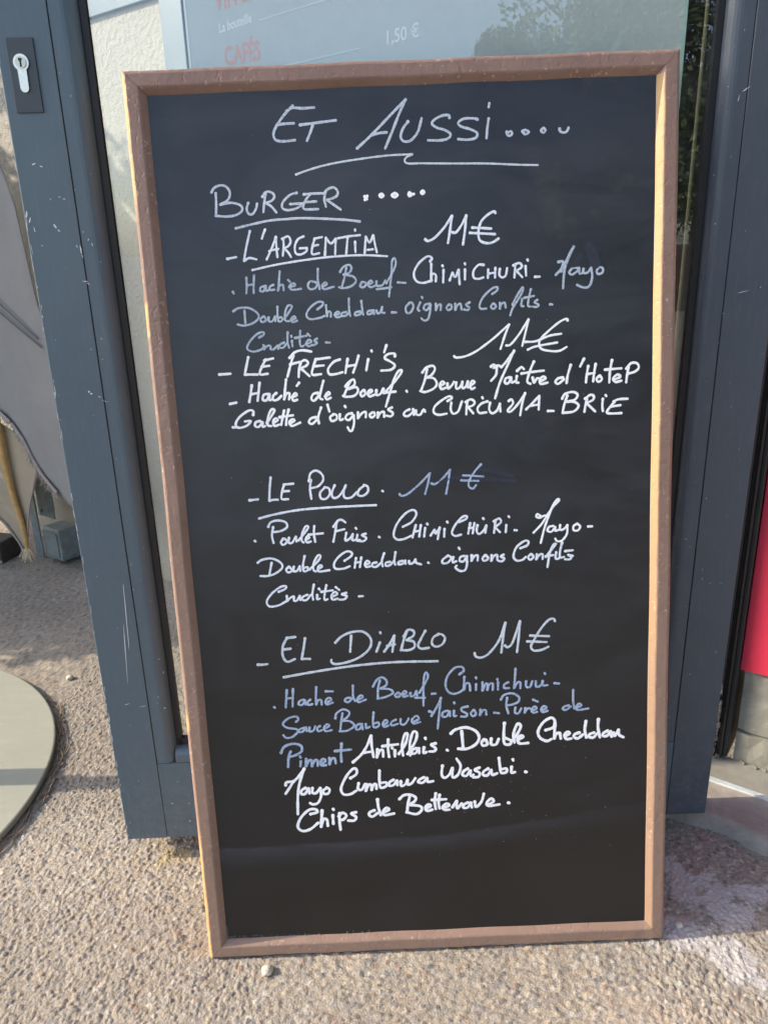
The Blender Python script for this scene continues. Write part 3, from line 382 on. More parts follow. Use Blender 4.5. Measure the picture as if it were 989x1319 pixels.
at = me.color_attributes.new('stone_colour', 'FLOAT_COLOR', 'POINT'); at.data.foreach_set('color', np.c_[np.clip(cc, 0, 1), np.ones(x.size)].ravel())
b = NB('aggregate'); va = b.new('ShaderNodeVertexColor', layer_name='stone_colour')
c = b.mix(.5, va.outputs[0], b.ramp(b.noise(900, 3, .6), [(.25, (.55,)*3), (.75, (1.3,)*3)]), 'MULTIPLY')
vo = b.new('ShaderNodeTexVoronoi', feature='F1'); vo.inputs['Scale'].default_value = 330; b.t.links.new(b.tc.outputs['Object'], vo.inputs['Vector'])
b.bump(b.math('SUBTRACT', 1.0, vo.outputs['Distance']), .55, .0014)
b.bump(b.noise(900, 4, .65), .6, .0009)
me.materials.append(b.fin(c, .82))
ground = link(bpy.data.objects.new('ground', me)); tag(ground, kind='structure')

# loose pebbles one can pick out
def pebble(name, px, py, r, c, label, cat='pebble', h=.7):
    bm = bmesh.new(); bmesh.ops.create_icosphere(bm, subdivisions=3, radius=r)
    for v in bm.verts:
        k = 1 + .22*math.sin(v.co.x*900*.012/r + px*50) * math.cos(v.co.y*700*.012/r) + random.uniform(-.04, .04)
        v.co *= k; v.co.z *= h
    o = bm_obj(name, bm, simple(name + '_stone', c, .8, var=.25, scale=250, bump=.5, bscale=500), smooth=True)
    o.location = (px, py, r*h*.55 - .002); o.rotation_euler = (0, 0, random.uniform(0, 6)); return tag(o, label, cat)
pebble('pebble', -.190, .852, .0085, (.58, .50, .38), 'cream pebble lying just below the bottom left corner of the chalkboard')
pebble('pebble', -1.345, 2.49, .016, (.62, .58, .52), 'pale stone chip on the ground in front of the draped grey canvas')
pebble('pebble', -.80, 1.70, .009, (.60, .52, .42), 'small beige pebble touching the far rim of the round slab')
pebble('pebble', .437, .912, .006, (.62, .54, .46), 'small cream pebble in the pale spill right of the chalkboard', h=.8)

# ------------------------------------------------------------ building wall
WP = Vector((.678, 1.28, 0)); WD = Vector((.805, -.594, 0)).normalized(); WANG = math.atan2(WD.y, WD.x)
wall = empty('building_wall', WP, WANG)        # local x runs right along the facade, local y into the building
tag(wall, 'cream roughcast building wall with a doorway behind the glazed door', 'wall')
b = NB('roughcast'); n1 = b.noise(75, 5, .6); n2 = b.noise(4, 4)
c = b.mix(n2, (.37, .355, .305), (.43, .415, .36)); c = b.mix(b.ramp(n1, [(.35, .25), (.6, 0)]), c, (.34, .31, .25))
zz = b.xyz()[2]; c = b.mix(b.math('MULTIPLY', b.mr(zz, .16, .0), b.ramp(b.noise(25, 4), [(.3, .2), (.7, .7)])), c, (.36, .31, .24))
b.bump(n1, 1.0, .005); b.bump(b.noise(260, 3), .5, .001)
M_wall = b.fin(c, .9)
def wall_patch(name, x0, x1, z0, z1, mat=M_wall, yb=.28, yf=0):
    return box_obj(name, (x0, x1, yf, yb, z0, z1), mat, wall)
wall_patch('render_panel', -9, -1.462, -.02, 3.4)
wall_patch('lintel', -1.46, -.001, 2.35, 3.4)
M_trim = simple('blue_grey_trim', (.13, .185, .225), .4, var=.05)
box_obj('window_trim', (-1.4605, -1.382, -.012, .16, .0, 2.35), M_trim, wall, .002)
box_obj('trim_band', (-2.05, -1.4615, -.012, -.0005, 1.585, 2.35), M_trim, wall, .002)
M_conc = NB('plinth_concrete'); b = M_conc
c = b.mix(b.ramp(b.noise(9, 7, .7, dist=.6), [(.3, 0), (.7, 1)]), (.17, .165, .135), (.38, .37, .32)); c = b.mix(b.ramp(b.noise(45, 6, .7), [(.5, 0), (.75, .5)]), c, (.17, .16, .13))
c = b.mix(b.ramp(b.noise(22, 4, .7), [(.6, 0), (.75, .6)]), c, (.50, .49, .45))
b.bump(b.noise(60, 6, .65), .6, .002); M_conc = b.fin(c, .8)
M_red = simple('red_panel', (.58, .035, .075), .42, var=.06, scale=8)
# plinth with an uneven crack between its two courses, red cladding above
PZ = .224
def rough_slab(name, x0, x1, y0, y1, z0, z1, mat, parent, amp=.002, n=28, seed=1):
    bm = bmesh.new(); g = {}
    for i in range(n+1):
        for k, (yy, zz_) in enumerate(((y1, z0), (y0, z0), (y0, (z0+z1)/2), (y0, z1), (y1, z1))):
            xx = x0 + (x1-x0)*i/n; q = math.sin(i*1.7+seed*3+k*2.1)*.5 + random.uniform(-1, 1)*.5
            g[i, k] = bm.verts.new((xx, yy + (amp*q if k in (1, 2, 3) else 0), zz_ + (amp*q*.8 if k == 3 or (k == 1 and z0 > .02) else 0)))
    for i in range(n):
        for k in range(4): bm.faces.new((g[i, k], g[i+1, k], g[i+1, k+1], g[i, k+1]))
    bm.faces.new([g[0, k] for k in range(5)]); bm.faces.new([g[n, k] for k in range(5)])
    return bm_obj(name, bm, mat, parent)
rough_slab('plinth_block', .0, 1.5, .0, .25, .02, .086, M_conc, wall, .0025, 60, 1)
rough_slab('plinth_block', .0, 1.5, .006, .25, .090, PZ+.008, M_conc, wall, .002, 60, 2)
box_obj('mortar_bed', (.0, 1.5, .02, .2, .06, .12), simple('mortar', (.10, .095, .085), .9), wall)
wall_patch('render_panel', .0, 9, 1.702, 3.4)
wall_patch('render_panel', .0, 1.50, .862, 1.70)
wall_patch('render_panel', .622, 1.50, PZ+.01, .86)
wall_patch('render_panel', 1.502, 9, -.02, 1.70)
box_obj('red_cladding', (-.0085, .62, -.004, .24, PZ, .86), M_red, wall, .002)
# black fixed jamb with its rubber seals
jx = -.040
box_obj('jamb', (jx, -.0095, -.010, .10, .03, 2.35), M_jamb, wall, .002)
box_obj('jamb_seal', (jx+.005, jx+.010, -.022, -.0125, .03, 2.35), M_black, wall)
box_obj('jamb_seal', (jx+.018, jx+.022, -.020, -.0125, .03, 2.35), M_black, wall)
box_obj('jamb_lip', (-.0175, -.0112, -.0135, -.0105, .035, 2.35), simple('grey_lip', (.035, .035, .036), .4), wall, .001)
# dark interior seen through the opening
M_in = simple('interior_paint', (.035, .035, .033), .8)
bm = bmesh.new(); box(bm, -1.9, .3, .30, 2.6, -.02, 2.7); box(bm, -1.46, -.05, .29, .30, 2.36, 2.6)
inner = bm_obj('interior_room', bm, M_in, wall)
for f in [f for f in inner.data.polygons if abs(f.normal.y) > .9 and abs(f.center.y-.30) < .002]: pass
bm = bmesh.new(); bm.from_mesh(inner.data)
bmesh.ops.delete(bm, geom=[f for f in bm.faces if abs(f.calc_center_median().y-.30) < .002 and f.calc_area() > 3], context='FACES')
bm.to_mesh(inner.data); bm.free()
box_obj('opening_frame', (-1.381, -1.34, .05, .12, .0, 2.35), M_jamb, wall, .002)

# doorstep slab with an aluminium nosing strip
step = empty('doorstep', WP, WANG); tag(step, 'worn pinkish concrete doorstep with a pale metal strip at the right', 'doorstep')
b = NB('step_concrete'); c = b.mix(b.ramp(b.noise(12, 7, .75, dist=.8), [(.3, 0), (.7, 1)]), (.20, .18, .155), (.40, .365, .325)); c = b.mix(b.ramp(b.noise(55, 6, .7), [(.5, 0), (.75, .55)]), c, (.24, .20, .16))
yy = b.xyz()[1]; c = b.mix(b.mr(yy, -.10, -.07), c, b.mix(b.noise(30, 6, .7), (.15, .145, .12), (.32, .31, .275)))
b.bump(b.noise(70, 6, .65), .6, .002); M_step = b.fin(c, .85)
bm = bmesh.new(); NX, NY = 120, 26; g = {}
for i in range(NX+1):
    for k in range(NY+1):
        xx = -.62 + 2.6*i/NX; ed = .006*math.sin(i*.9) + random.uniform(-.003, .003)
        yv = -.205 + ed*(k < 3) + .205*k/NY
        zt = .024 if k > 1 else (.018 if k == 1 else -.006)
        g[i, k] = bm.verts.new((xx, yv, zt + random.uniform(-.0006, .0006)))
for i in range(NX):
    for k in range(NY): bm.faces.new((g[i, k], g[i+1, k], g[i+1, k+1], g[i, k+1]))
bm_obj('slab', bm, M_step, step, True)
box_obj('metal_strip', (-.03, 1.9, -.096, -.084, .022, .0275), simple('aluminium', (.60, .66, .68), .4, .3, var=.2, scale=40), step, .001)
bm = bmesh.new()
for i in range(60):
    xx = .0 + random.random()*.5; r = random.uniform(.002, .005)
    mm = Matrix.Translation((xx, -.004 - random.random()*.006, .025)); bmesh.ops.create_icosphere(bm, subdivisions=1, radius=r, matrix=mm)
for i in range(46):
    rr3 = random.uniform(.002, .007); mm = Matrix.Translation((-.034 + random.uniform(-.004, .004), -.024 + random.uniform(-.004, .004), .03 + (random.random()**.8)*.17)) @ Matrix.Diagonal((.6, .6, 1.5, 1)); bmesh.ops.create_icosphere(bm, subdivisions=2, radius=rr3*random.uniform(.6, 1), matrix=mm)
tag(bm_obj('grit', bm, simple('grit', (.20, .18, .155), .9), step), kind='stuff')

# ------------------------------------------------------------ glazed door leaf, swung open
DA = Vector((-.4613, 1.0850, 0)); DYAW = R(1.4326); S = .9896; DW = 1.0147
door = empty('glazed_door', DA, DYAW); tag(door, 'open blue grey aluminium door with a large glass pane and keyhole plate', 'door')
def zf(z): return 1-(1-z)*S
Z0, ZT = .040, 2.15
sl, sr = .0700*S, .9545*S; bl_, br_ = .1060*S, .9185*S
zs, zb = zf(.1836), zf(.2110)
def prism(name, prof, axis, a, b_, mat, parent, smooth=False):
    """extrude a closed (p, depth) profile: axis 'z' -> p is x, axis 'x' -> p is z"""
    vs, n = [], len(prof)
    for t in (a, b_):
        for p, d in prof: vs.append((p, d, t) if axis == 'z' else (t, d, p))
    fs = [(i, (i+1) % n, n+(i+1) % n, n+i) for i in range(n)] + [tuple(range(n)), tuple(range(2*n-1, n-1, -1))]
    bm = bmesh.new(); bv = [bm.verts.new(v) for v in vs]
    for f in fs: bm.faces.new([bv[i] for i in f])
    o = bm_obj(name, bm, mat, parent)
    return o
# stile profiles: small radius on the outer arris, lip set back at the lock side
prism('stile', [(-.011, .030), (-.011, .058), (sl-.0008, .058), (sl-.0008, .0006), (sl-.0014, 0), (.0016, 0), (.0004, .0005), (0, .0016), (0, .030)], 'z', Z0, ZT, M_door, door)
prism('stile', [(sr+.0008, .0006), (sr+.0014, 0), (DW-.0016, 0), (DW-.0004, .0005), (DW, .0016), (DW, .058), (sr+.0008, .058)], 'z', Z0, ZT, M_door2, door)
box_obj('bottom_rail', (sl, sr, .0004, .058, Z0, zs-.0008), M_door, door, .0008)
box_obj('top_rail', (sl, sr, .0004, .058, ZT-.11, ZT), M_door, door, .0008)
def bead(u0_, u1_):
    s = 1 if u1_ > u0_ else -1; P = [(u0_, .0009)]
    L_ = abs(u1_-u0_)
    P += [(u0_ + s*L_*.42, .0009)]
    for k in range(1, 8):
        t = k/7*math.pi/2; P.append((u0_ + s*(L_*.42 + L_*.50*math.sin(t)), .0009 + .019*(1-math.cos(t))))
    P += [(u1_-s*L_*.08, .024), (u0_, .024)]
    return P
prism('glazing_bead', bead(sl+.0006, bl_), 'z', zs, ZT-.11, M_door, door)
prism('glazing_bead', bead(sr-.0006, br_), 'z', zs, ZT-.11, M_door2, door)
prism('glazing_bead', bead(zs+.0004, zb), 'x', bl_-.004, br_+.004, M_door, door)
for a_, b_ in ((bl_-.002, bl_+.0065), (br_-.0065, br_+.002)): box_obj('gasket', (a_, b_, .0165, .026, zs, ZT-.11), M_black, door)
box_obj('gasket', (bl_, br_, .0165, .026, zb-.002, zb+.010), M_black, door)
box_obj('glass_pane', (bl_-.006, br_+.006, .0215, .0255, zb-.01, ZT-.10), M_glass, door)
box_obj('spacer_bar', (br_-.0158, br_-.0140, .0262, .034, zb, ZT-.11), simple('spacer', (.11, .11, .07), .4, .2), door)
# lock
box_obj('lock_plate', (.0133, .0468, -.0022, 0.0001, zf(1.1757), zf(1.2595)), M_plate, door, .0006)
bm = bmesh.new()
cxk, czk, rk = .0292, zf(1.2318), .0095
pts = []
for k in range(25):
    t = math.radians(-55 + k*290/24); pts.append((cxk + rk*math.cos(t), czk + rk*math.sin(t)))
for k in range(9):
    t = math.radians(180 + k*180/8); pts.append((cxk + .0052*math.cos(t), zf(1.2035) + .0052*math.sin(t)))
f = bm.faces.new([bm.verts.new((px, -.0022, pz)) for px, pz in pts])
r_ = bmesh.ops.extrude_face_region(bm, geom=[f]); vv = [e for e in r_['geom'] if isinstance(e, bmesh.types.BMVert)]
bmesh.ops.translate(bm, verts=vv, vec=(0, -.0026, 0))
cyl = bm_obj('lock_cylinder', bm, M_nickel, door)
bm = bmesh.new(); bmesh.ops.create_cone(bm, cap_ends=True, segments=32, radius1=.0066, radius2=.0066, depth=.0014, matrix=Matrix.Translation((cxk, -.0053, czk)) @ Matrix.Rotation(R(90), 4, 'X'))
bm_obj('plug', bm, simple('plug_metal', (.50, .47, .40), .3, 1.0), cyl)
bm = bmesh.new(); box(bm, cxk-.0010, cxk+.0010, -.0064, -.0059, czk-.0052, czk+.0030); box(bm, cxk-.0021, cxk+.0019, -.0066, -.0058, czk+.0016, czk+.0046)
bm_obj('keyhole', bm, M_black, cyl)
# small chips and scratches in the paint, each where the photo has one (x, z, length, width, angle)
cm = bmesh.new()
def fleck(u_, z_, L_, w_, ang):
    k = 7; c_, s_ = math.cos(R(ang)), math.sin(R(ang)); vs = []
    for i in range(k*2):
        t = i/(k*2)*2*math.pi; a_ = L_*.5*math.cos(t)*random.uniform(.7, 1.1); b2_ = w_*.5*math.sin(t)*random.uniform(.5, 1.25)
        vs.append(cm.verts.new((u_ + a_*c_ - b2_*s_, -.00025, z_ + a_*s_ + b2_*c_)))
    cm.faces.new(vs)
for a_ in FLECKS: fleck(*a_)
for i in range(46): fleck(random.uniform(.002, .95), Z0 + abs(random.gauss(0, .05)) + .01, random.uniform(.001, .005), random.uniform(.0006, .0018), random.uniform(-40, 40))
for i in range(60): fleck(random.uniform(.0, .0035), Z0 + random.random()*1.2, random.uniform(.002, .018), random.uniform(.0005, .0012), 90 + random.uniform(-4, 4))
for i in range(30): fleck(random.choice((random.uniform(.004, .1), random.uniform(.93, 1.0))), Z0 + random.random()*1.2, random.uniform(.001, .004), random.uniform(.0005, .0012), random.uniform(0, 180))
tag(bm_obj('paint_chips', cm, M_chip, door), kind='stuff')

# ------------------------------------------------------------ menu poster behind the glass
poster = empty('menu_poster', DA, DYAW); tag(poster, 'pale printed price list behind the door glass above the chalkboard', 'poster')
b = NB('poster_paper'); c = b.mix(b.noise(3, 3), (.56, .595, .59), (.61, .64, .62)); M_post = b.fin(c, .6)
PW0, PW1, PB = .2335*S, .8755*S, zf(1.06)
box_obj('sheet', (PW0, PW1, .0275, .0281, PB, 1.95), M_post, poster)
M_whitep = simple('white_print', (.97, .97, .96), .6, var=.02); M_pink = simple('red_print', (.86, .36, .30), .6, var=.05)
box_obj('margin', (PW0-.0018, PW0+.0006, .0268, .0274, PB, 1.95), M_whitep, poster)
box_obj('margin', (PW1-.0035, PW1+.0015, .0268, .0274, PB, 1.95), simple('green_edge', (.50, .66, .60), .5), poster)
def text(body, u_, z_, size, ang, sx, mat, name='lettering', bold=.0):
    cu = bpy.data.curves.new(name, 'FONT'); cu.body = body; cu.size = size; cu.offset = bold; cu.resolution_u = 4
    t = bpy.data.objects.new('tmp', cu); col.objects.link(t)
    dg = bpy.context.evaluated_depsgraph_get(); me_ = bpy.data.meshes.new_from_object(t.evaluated_get(dg))
    bpy.data.objects.remove(t); me_.name = name; me_.materials.clear(); me_.materials.append(mat)
    ca, sa = math.cos(R(ang)), math.sin(R(ang))
    for v in me_.vertices:
        X_, Z_ = v.co.x*sx, v.co.y; v.co = (u_ + X_*ca, .0271, z_ + X_*sa + Z_)
    o = link(bpy.data.objects.new(name, me_)); o.parent = poster; return o
text('VIN DU', .2712*S, zf(1.2905), .036, 15, .50, M_pink, bold=.0006)
text('La bouteille', .2735*S, zf(1.2665), .0150, 15.5, .62, M_whitep, bold=.0004)
text('CAF\u00c9S', .2775*S, zf(1.2300), .0300, 8, .56, M_pink, bold=.0006)
text('1,50 \u20ac', .4845*S, zf(1.2495), .0215, 11, .80, M_whitep, bold=.0004)
for (a_, za, b2_, zb_) in ((.3265, 1.2800, .4400, 1.3080), (.3560, 1.2280, .4535, 1.2462)):
    n_ = int((b2_-a_)/.0023); bm = bmesh.new()
    for i in range(n_):
        t = i/n_; box(bm, (a_+(b2_-a_)*t)*S-.0008, (a_+(b2_-a_)*t)*S+.0008, .0268, .0273, zf(za+(zb_-za)*t)-.0008, zf(za+(zb_-za)*t)+.0008)
    bm_obj('dotted_leader', bm, M_whitep, poster)

# ------------------------------------------------------------ chalkboard leaning on the door
BO = Vector((-.28552, .87354, -.00271)); bx = Vector((.99978096, .01942732, .00778527)); bz = Vector((-.01061004, .14982863, .98865505))
bz = (bz - bx*bz.dot(bx)).normalized(); by = bz.cross(bx)
board = empty('chalkboard', (0, 0, 0)); mb = Matrix((bx, by, bz)).transposed().to_4x4(); mb.translation = BO; board.matrix_world = mb
tag(board, 'tall chalkboard in a worn brown wooden frame covered in handwritten burger menu', 'chalkboard')
OUT = [(.0061, .0026), (.6911, -.0026), (.6789, 1.2357), (-.0061, 1.2305)]     # BL BR TR TL, the frame is a hair out of square
cen = Vector((.342, .617))
def inset(d):
    P = [Vector(p) for p in OUT]; res = []
    for i in range(4):
        p0, p1, p2 = P[i-1], P[i], P[(i+1) % 4]
        e1 = (p1-p0).normalized(); e2 = (p2-p1).normalized(); n1 = Vector((-e1.y, e1.x)); n2 = Vector((-e2.y, e2.x))
        a_ = p1 + n1*d; b2_ = p1 + n2*d
        t = ((b2_-a_).x*e2.y - (b2_-a_).y*e2.x)/(e1.x*e2.y - e1.y*e2.x); res.append(a_ + e1*t)
    return res
# profile across a rail: (inset from outer edge, depth behind the face)
PROF = [(.0, .034), (.0, .0055), (.0012, .0030), (.0032, .0008), (.0052, 0), (.0185, 0), (.0200, .0005), (.0215, .0018), (.0262, .0072), (.0285, .0105), (.0287, .014)]
rings = [inset(d) for d, _ in PROF]
NSEG = 90
for r_i in range(4):
    bm = bmesh.new(); vg = {}
    for j, (d, dep) in enumerate(PROF):
        A_, B_ = rings[j][r_i], rings[j][(r_i+1) % 4]
        dirv = (B_-A_).normalized()
        for i in range(NSEG+1):
            g_ = .00022  # hairline mitre gap
            p = (A_ + dirv*g_).lerp(B_ - dirv*g_, i/NSEG)
            wob = .0004*math.sin(i*.31+r_i*2) + (random.uniform(-.0004, .0004) if j in (2, 3) else 0)
            if j in (2, 3, 4) and random.random() < .05: wob -= .0004
            inward = (cen - p).normalized()
            p = p + inward*(-wob if 0 < i < NSEG else 0)
            vg[i, j] = bm.verts.new((p.x, dep, p.y))
    for i in range(NSEG):
        for j in range(len(PROF)-1): bm.faces.new((vg[i, j], vg[i+1, j], vg[i+1, j+1], vg[i, j+1]))
    bm.faces.new([vg[0, j] for j in range(len(PROF))]); bm.faces.new([vg[NSEG, j] for j in range(len(PROF))])
    o = bm_obj('frame_rail', bm, M_frame, board)
    bmn = o.data
    for p in bmn.polygons: p.use_smooth = False
# writing panel
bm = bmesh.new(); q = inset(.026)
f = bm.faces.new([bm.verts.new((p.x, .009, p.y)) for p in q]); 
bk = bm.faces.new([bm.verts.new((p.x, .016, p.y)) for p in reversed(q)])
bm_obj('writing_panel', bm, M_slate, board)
# added closed wedge behind the board, unseen, to shade the ground on its right
bm = bmesh.new(); vs = [bm.verts.new(v) for v in ((.02, .0345, 1.20), (.660, .0345, 1.20), (.660, .0345, .004), (.02, .0345, .004), (.02, .042, 1.20), (.660, .042, 1.20), (.660, .196, .028), (.02, .196, .028))]
for f_ in ((0, 1, 2, 3), (7, 6, 5, 4), (0, 4, 5, 1), (3, 2, 6, 7), (0, 3, 7, 4), (1, 5, 6, 2)): bm.faces.new([vs[i] for i in f_])
bm_obj('shade_wedge', bm, M_frame, board)
# chalk crumbs gathered on the lower rail's inner corner
bm = bmesh.new()
qi = inset(.0285)
for i in range(90):
    t = random.random()**2.5*.35; side = random.random() < .6
    a_, b2_ = (qi[0], qi[1]) if side else (qi[0], qi[0] + Vector((-.0003, .05)))
    p = a_.lerp(b2_, t if not side else t); rr_ = random.uniform(.0004, .0013)
    bmesh.ops.create_icosphere(bm, subdivisions=1, radius=rr_, matrix=Matrix.Translation((p.x, .0086, p.y + random.uniform(.0002, .003))))
tag(bm_obj('chalk_dust', bm, simple('chalk_dust_mat', (.12, .13, .13), .9), board), kind='stuff')

# handwriting: every line of writing is a set of raised ink strokes on the panel (coordinates in 0.1 mm)
def catmull(P, n):
    out = []
    for i in range(len(P)-1):
        p0 = P[i-1] if i else P[0]*2-P[1]; p1, p2 = P[i], P[i+1]; p3 = P[i+2] if i+2 < len(P) else P[-1]*2-P[-2]
        k = max(2, min(14, int((p2-p1).length/n)))
        for s in range(k):
            t = s/k; out.append(.5*((2*p1) + (p2-p0)*t + (2*p0-5*p1+4*p2-p3)*t*t + (3*p1-p0-3*p2+p3)*t*t*t))
    out.append(P[-1]); return out
def stroke(bm, pts, w, lift):
    ph = random.random()*6; n = len(pts); rows = []
    tot = sum((b_-a_).length for a_, b_ in zip(pts, pts[1:])); run = 0
    ext = []
    d0 = (pts[0]-pts[1]).normalized() if n > 1 else Vector((1, 0)); d1 = (pts[-1]-pts[-2]).normalized() if n > 1 else Vector((-1, 0))
    for k in (1., .8, .4): ext.append((pts[0] + d0*w*.5*k, math.sqrt(max(0.02, 1-k*k))))
    for i, p in enumerate(pts):
        if i: run += (p-pts[i-1]).length
        ext.append((p, 1))
    for k in (.4, .8, 1.): ext.append((pts[-1] + d1*w*.5*k, math.sqrt(max(0.02, 1-k*k))))
    P = [e[0] for e in ext]; run = 0
    for i, (p, f_) in enumerate(ext):
        a_ = P[max(i-1, 0)]; c_ = P[min(i+1, len(P)-1)]; t = (c_-a_)
        if t.length < 1e-9: t = Vector((1, 0))
        t.normalize(); nn = Vector((-t.y, t.x))
        run += (p-a_).length
        ww = w*.5*f_*(1 + .07*math.sin(run*300+ph) + random.uniform(-.09, .09) + (.18 if i < 5 else 0))
        rows.append([bm.verts.new((p.x + nn.x*ww*s, .009 - hgt - lift, p.y + nn.y*ww*s)) for s, hgt in ((-1, .00004), (-.55, .00009), (0, .00011), (.55, .00009), (1, .00004))])
    for r1, r2 in zip(rows, rows[1:]):
        for k in range(4): bm.faces.new((r1[k], r1[k+1], r2[k+1], r2[k]))
for ln in STROKES.strip().split('\n'):
    name, inkn, w, body = ln.split('|'); w = float(w)*1e-4*.72
    bm = bmesh.new()
    for si, st in enumerate(body.split('/')):
        raw = st.split(); segs, cur = [], []
        for tkn in raw:
            a_, b_ = tkn.strip('*').split(','); p = Vector((float(a_)*1e-4, float(b_)*1e-4)); cur.append(p)
            if tkn.endswith('*'): segs.append(cur); cur = [p]
        if len(cur) > 1 or not segs: segs.append(cur)
        for sg in segs:
            if len(sg) == 1: sg = [sg[0], sg[0]+Vector((.0004, 0))]
            stroke(bm, catmull(sg, .0014) if len(sg) > 2 else [sg[0].lerp(sg[1], k/6) for k in range(7)], w, .00001*(si % 9))
    o = bm_obj('smear' if inkn == 's' else 'handwriting', bm, INK[inkn], board)
    for p in o.data.polygons: p.use_smooth = True
# specks of ink flicked onto the slate
bm = bmesh.new()
for i in range(95):
    if i < 70: px_, pz_ = random.gauss(.40, .10), random.gauss(.24, .05)
    else: px_, pz_ = random.uniform(.05, .64), random.uniform(.1, 1.18)
    if not (.04 < px_ < .64 and .06 < pz_ < 1.19): continue
    r_ = random.uniform(.0002, .0006)
    bmesh.ops.create_circle(bm, cap_ends=True, segments=7, radius=r_, matrix=Matrix.Translation((px_, .0088, pz_)) @ Matrix.Rotation(R(90), 4, 'X'))
tag(bm_obj('ink_specks', bm, simple('speck', (.42, .43, .42), .7), board), kind='stuff')

# ------------------------------------------------------------ round slab at the left
slab = empty('parasol_base', (-1.2312, 1.2509, 0)); tag(slab, 'round grey green stone parasol base cut by the left edge', 'parasol base')
b = NB('disc_stone'); c = b.mix(b.noise(5, 5, .6), (.26, .27, .22), (.34, .34, .28)); c = b.mix(b.ramp(b.noise(14, 5, .7, mscale=(1, 3, 1)), [(.5, 0), (.8, .4)]), c, (.43, .41, .34))
c = b.mix(b.ramp(b.noise(300, 2), [(.7, 0), (.75, .4)]), c, (.55, .55, .5))
b.bump(b.noise(120, 4), .25, .001); M_disc = b.fin(c, .6)
bm = bmesh.new(); NR = 160; prof = [(0, .0165), (.30, .0165), (.5315, .0165), (.5340, .0155), (.5349, .0135), (.5345, .004), (.531, .0015), (.2, .0015)]
rg = []
for rr_, zz_ in prof[1:]: rg.append([bm.verts.new((rr_*math.cos(k*2*math.pi/NR), rr_*math.sin(k*2*math.pi/NR), zz_)) for k in range(NR)])
bm.faces.new(rg[0])
for a_, b_ in zip(rg, rg[1:]):
    for k in range(NR): bm.faces.new((a_[k], a_[(k+1) % NR], b_[(k+1) % NR], b_[k]))
o = bm_obj('slab', bm, M_disc, slab)
bm = bmesh.new(); tube(bm, [(0, .047, .01), (0, .047, .35)], .026, 24); tube(bm, [(0, .047, .34), (0, .047, 2.9)], .0205, 24); bm_obj('pole', bm, simple('pole_paint', (.5, .5, .48), .4), slab, True)
# dry grass and leaf litter caught along the slab's rim
bm = bmesh.new()
for i in range(70):
    t = R(random.uniform(-24, 44)); rr_ = .5349 + random.uniform(.003, .02); L_ = random.uniform(.02, .075); pts = []
    d_ = random.uniform(-.5, .5); cv = random.uniform(-1.2, 1.2)
    for k in range(6):
        tt = t + L_/.55*(k/5-.5); r2 = rr_ + d_*L_*(k/5-.5)*.6 + cv*.01*math.sin(k/5*math.pi)
        pts.append((r2*math.cos(tt), r2*math.sin(tt), .0015 + .004*math.sin(k/5*3.14)*random.random()))
    tube(bm, pts, random.uniform(.0005, .0013), 4)
for v in bm.verts: v.co += Vector((-1.2312, 1.2509, 0))
tag(bm_obj('dry_grass', bm, simple('dry_grass_mat', (.30, .22, .14), .8, var=.35, scale=60)), 'thin dry grass stems caught along the rim of the round slab', kind='stuff')

# ------------------------------------------------------------ canvas heap and bracket by the wall
def camray(px, py):
    return (fw*990 + rr*(px-494.5) - uu*(py-659.5)).normalized()
CV0 = Vector((-1.10, 2.28, 0)); CN = Vector((-.35, -.94, 0)).normalized()
def hit(px, py, back=0.):
    """traced outline put on an upright plane that stands at the canvas's real distance"""
    r_ = camray(px, py); P0 = CV0 - CN*back; t = (P0-Vector((0, 0, 1))).dot(CN)/r_.dot(CN); return Vector((0, 0, 1)) + r_*t
def fabric(name, c, var=.14):
    b = NB(name); n = b.noise(9, 6, .6); k = b.mix(n, tuple(v*(1-var) for v in c), tuple(v*(1+var) for v in c))
    k = b.mix(b.ramp(b.noise(26, 6, .75), [(.52, 0), (.75, .35)]), k, tuple(v*.72 for v in c))
    b.bump(b.noise(500, 2), .3, .0006); b.bump(b.noise(7, 4), .3, .012); return b.fin(k, .85)
heap = empty('canvas_cover', (CV0.x, CV0.y, 0)); tag(heap, 'frayed grey canvas cover hanging over a wooden pole left of the door', 'canvas cover')
def sheet(name, rows, mat, th=.003, seed=0):
    """rows: list of rows of points (world); builds a thin solid cloth"""
    n = len(rows[0]); bm = bmesh.new(); vf, vb = [], []
    for j, r_ in enumerate(rows):
        a_, b_ = [], []
        for i, p in enumerate(r_):
            q_ = p - heap.location
            fold = .0030*math.sin(i*.14+j*.09+seed) + .0010*math.sin(i*.31-j*.12+seed)
            q_ = q_ + CN*fold
            a_.append(bm.verts.new(q_)); b_.append(bm.verts.new(q_ - CN*th))
        vf.append(a_); vb.append(b_)
    m_ = len(rows)
    for V in (vf, vb):
        for j in range(m_-1):
            for i in range(n-1): bm.faces.new((V[j][i], V[j][i+1], V[j+1][i+1], V[j+1][i]))
    for i in range(n-1):
        bm.faces.new((vf[0][i], vf[0][i+1], vb[0][i+1], vb[0][i])); bm.faces.new((vf[-1][i], vf[-1][i+1], vb[-1][i+1], vb[-1][i]))
    for j in range(m_-1):
        bm.faces.new((vf[j][0], vf[j+1][0], vb[j+1][0], vb[j][0])); bm.faces.new((vf[j][-1], vf[j+1][-1], vb[j+1][-1], vb[j][-1]))
    return bm_obj(name, bm, mat, heap, True)
def interp(P, t):
    t = t*(len(P)-1); i = min(int(t), len(P)-2); f_ = t-i; return (P[i][0]*(1-f_)+P[i+1][0]*f_, P[i][1]*(1-f_)+P[i+1][1]*f_)
bot = [(-420, 300), (-200, 430), (-90, 492), (-30, 517), (0, 531), (15, 545), (30, 566), (42, 590), (55, 612), (68, 628), (84, 646), (110, 670), (150, 700)]
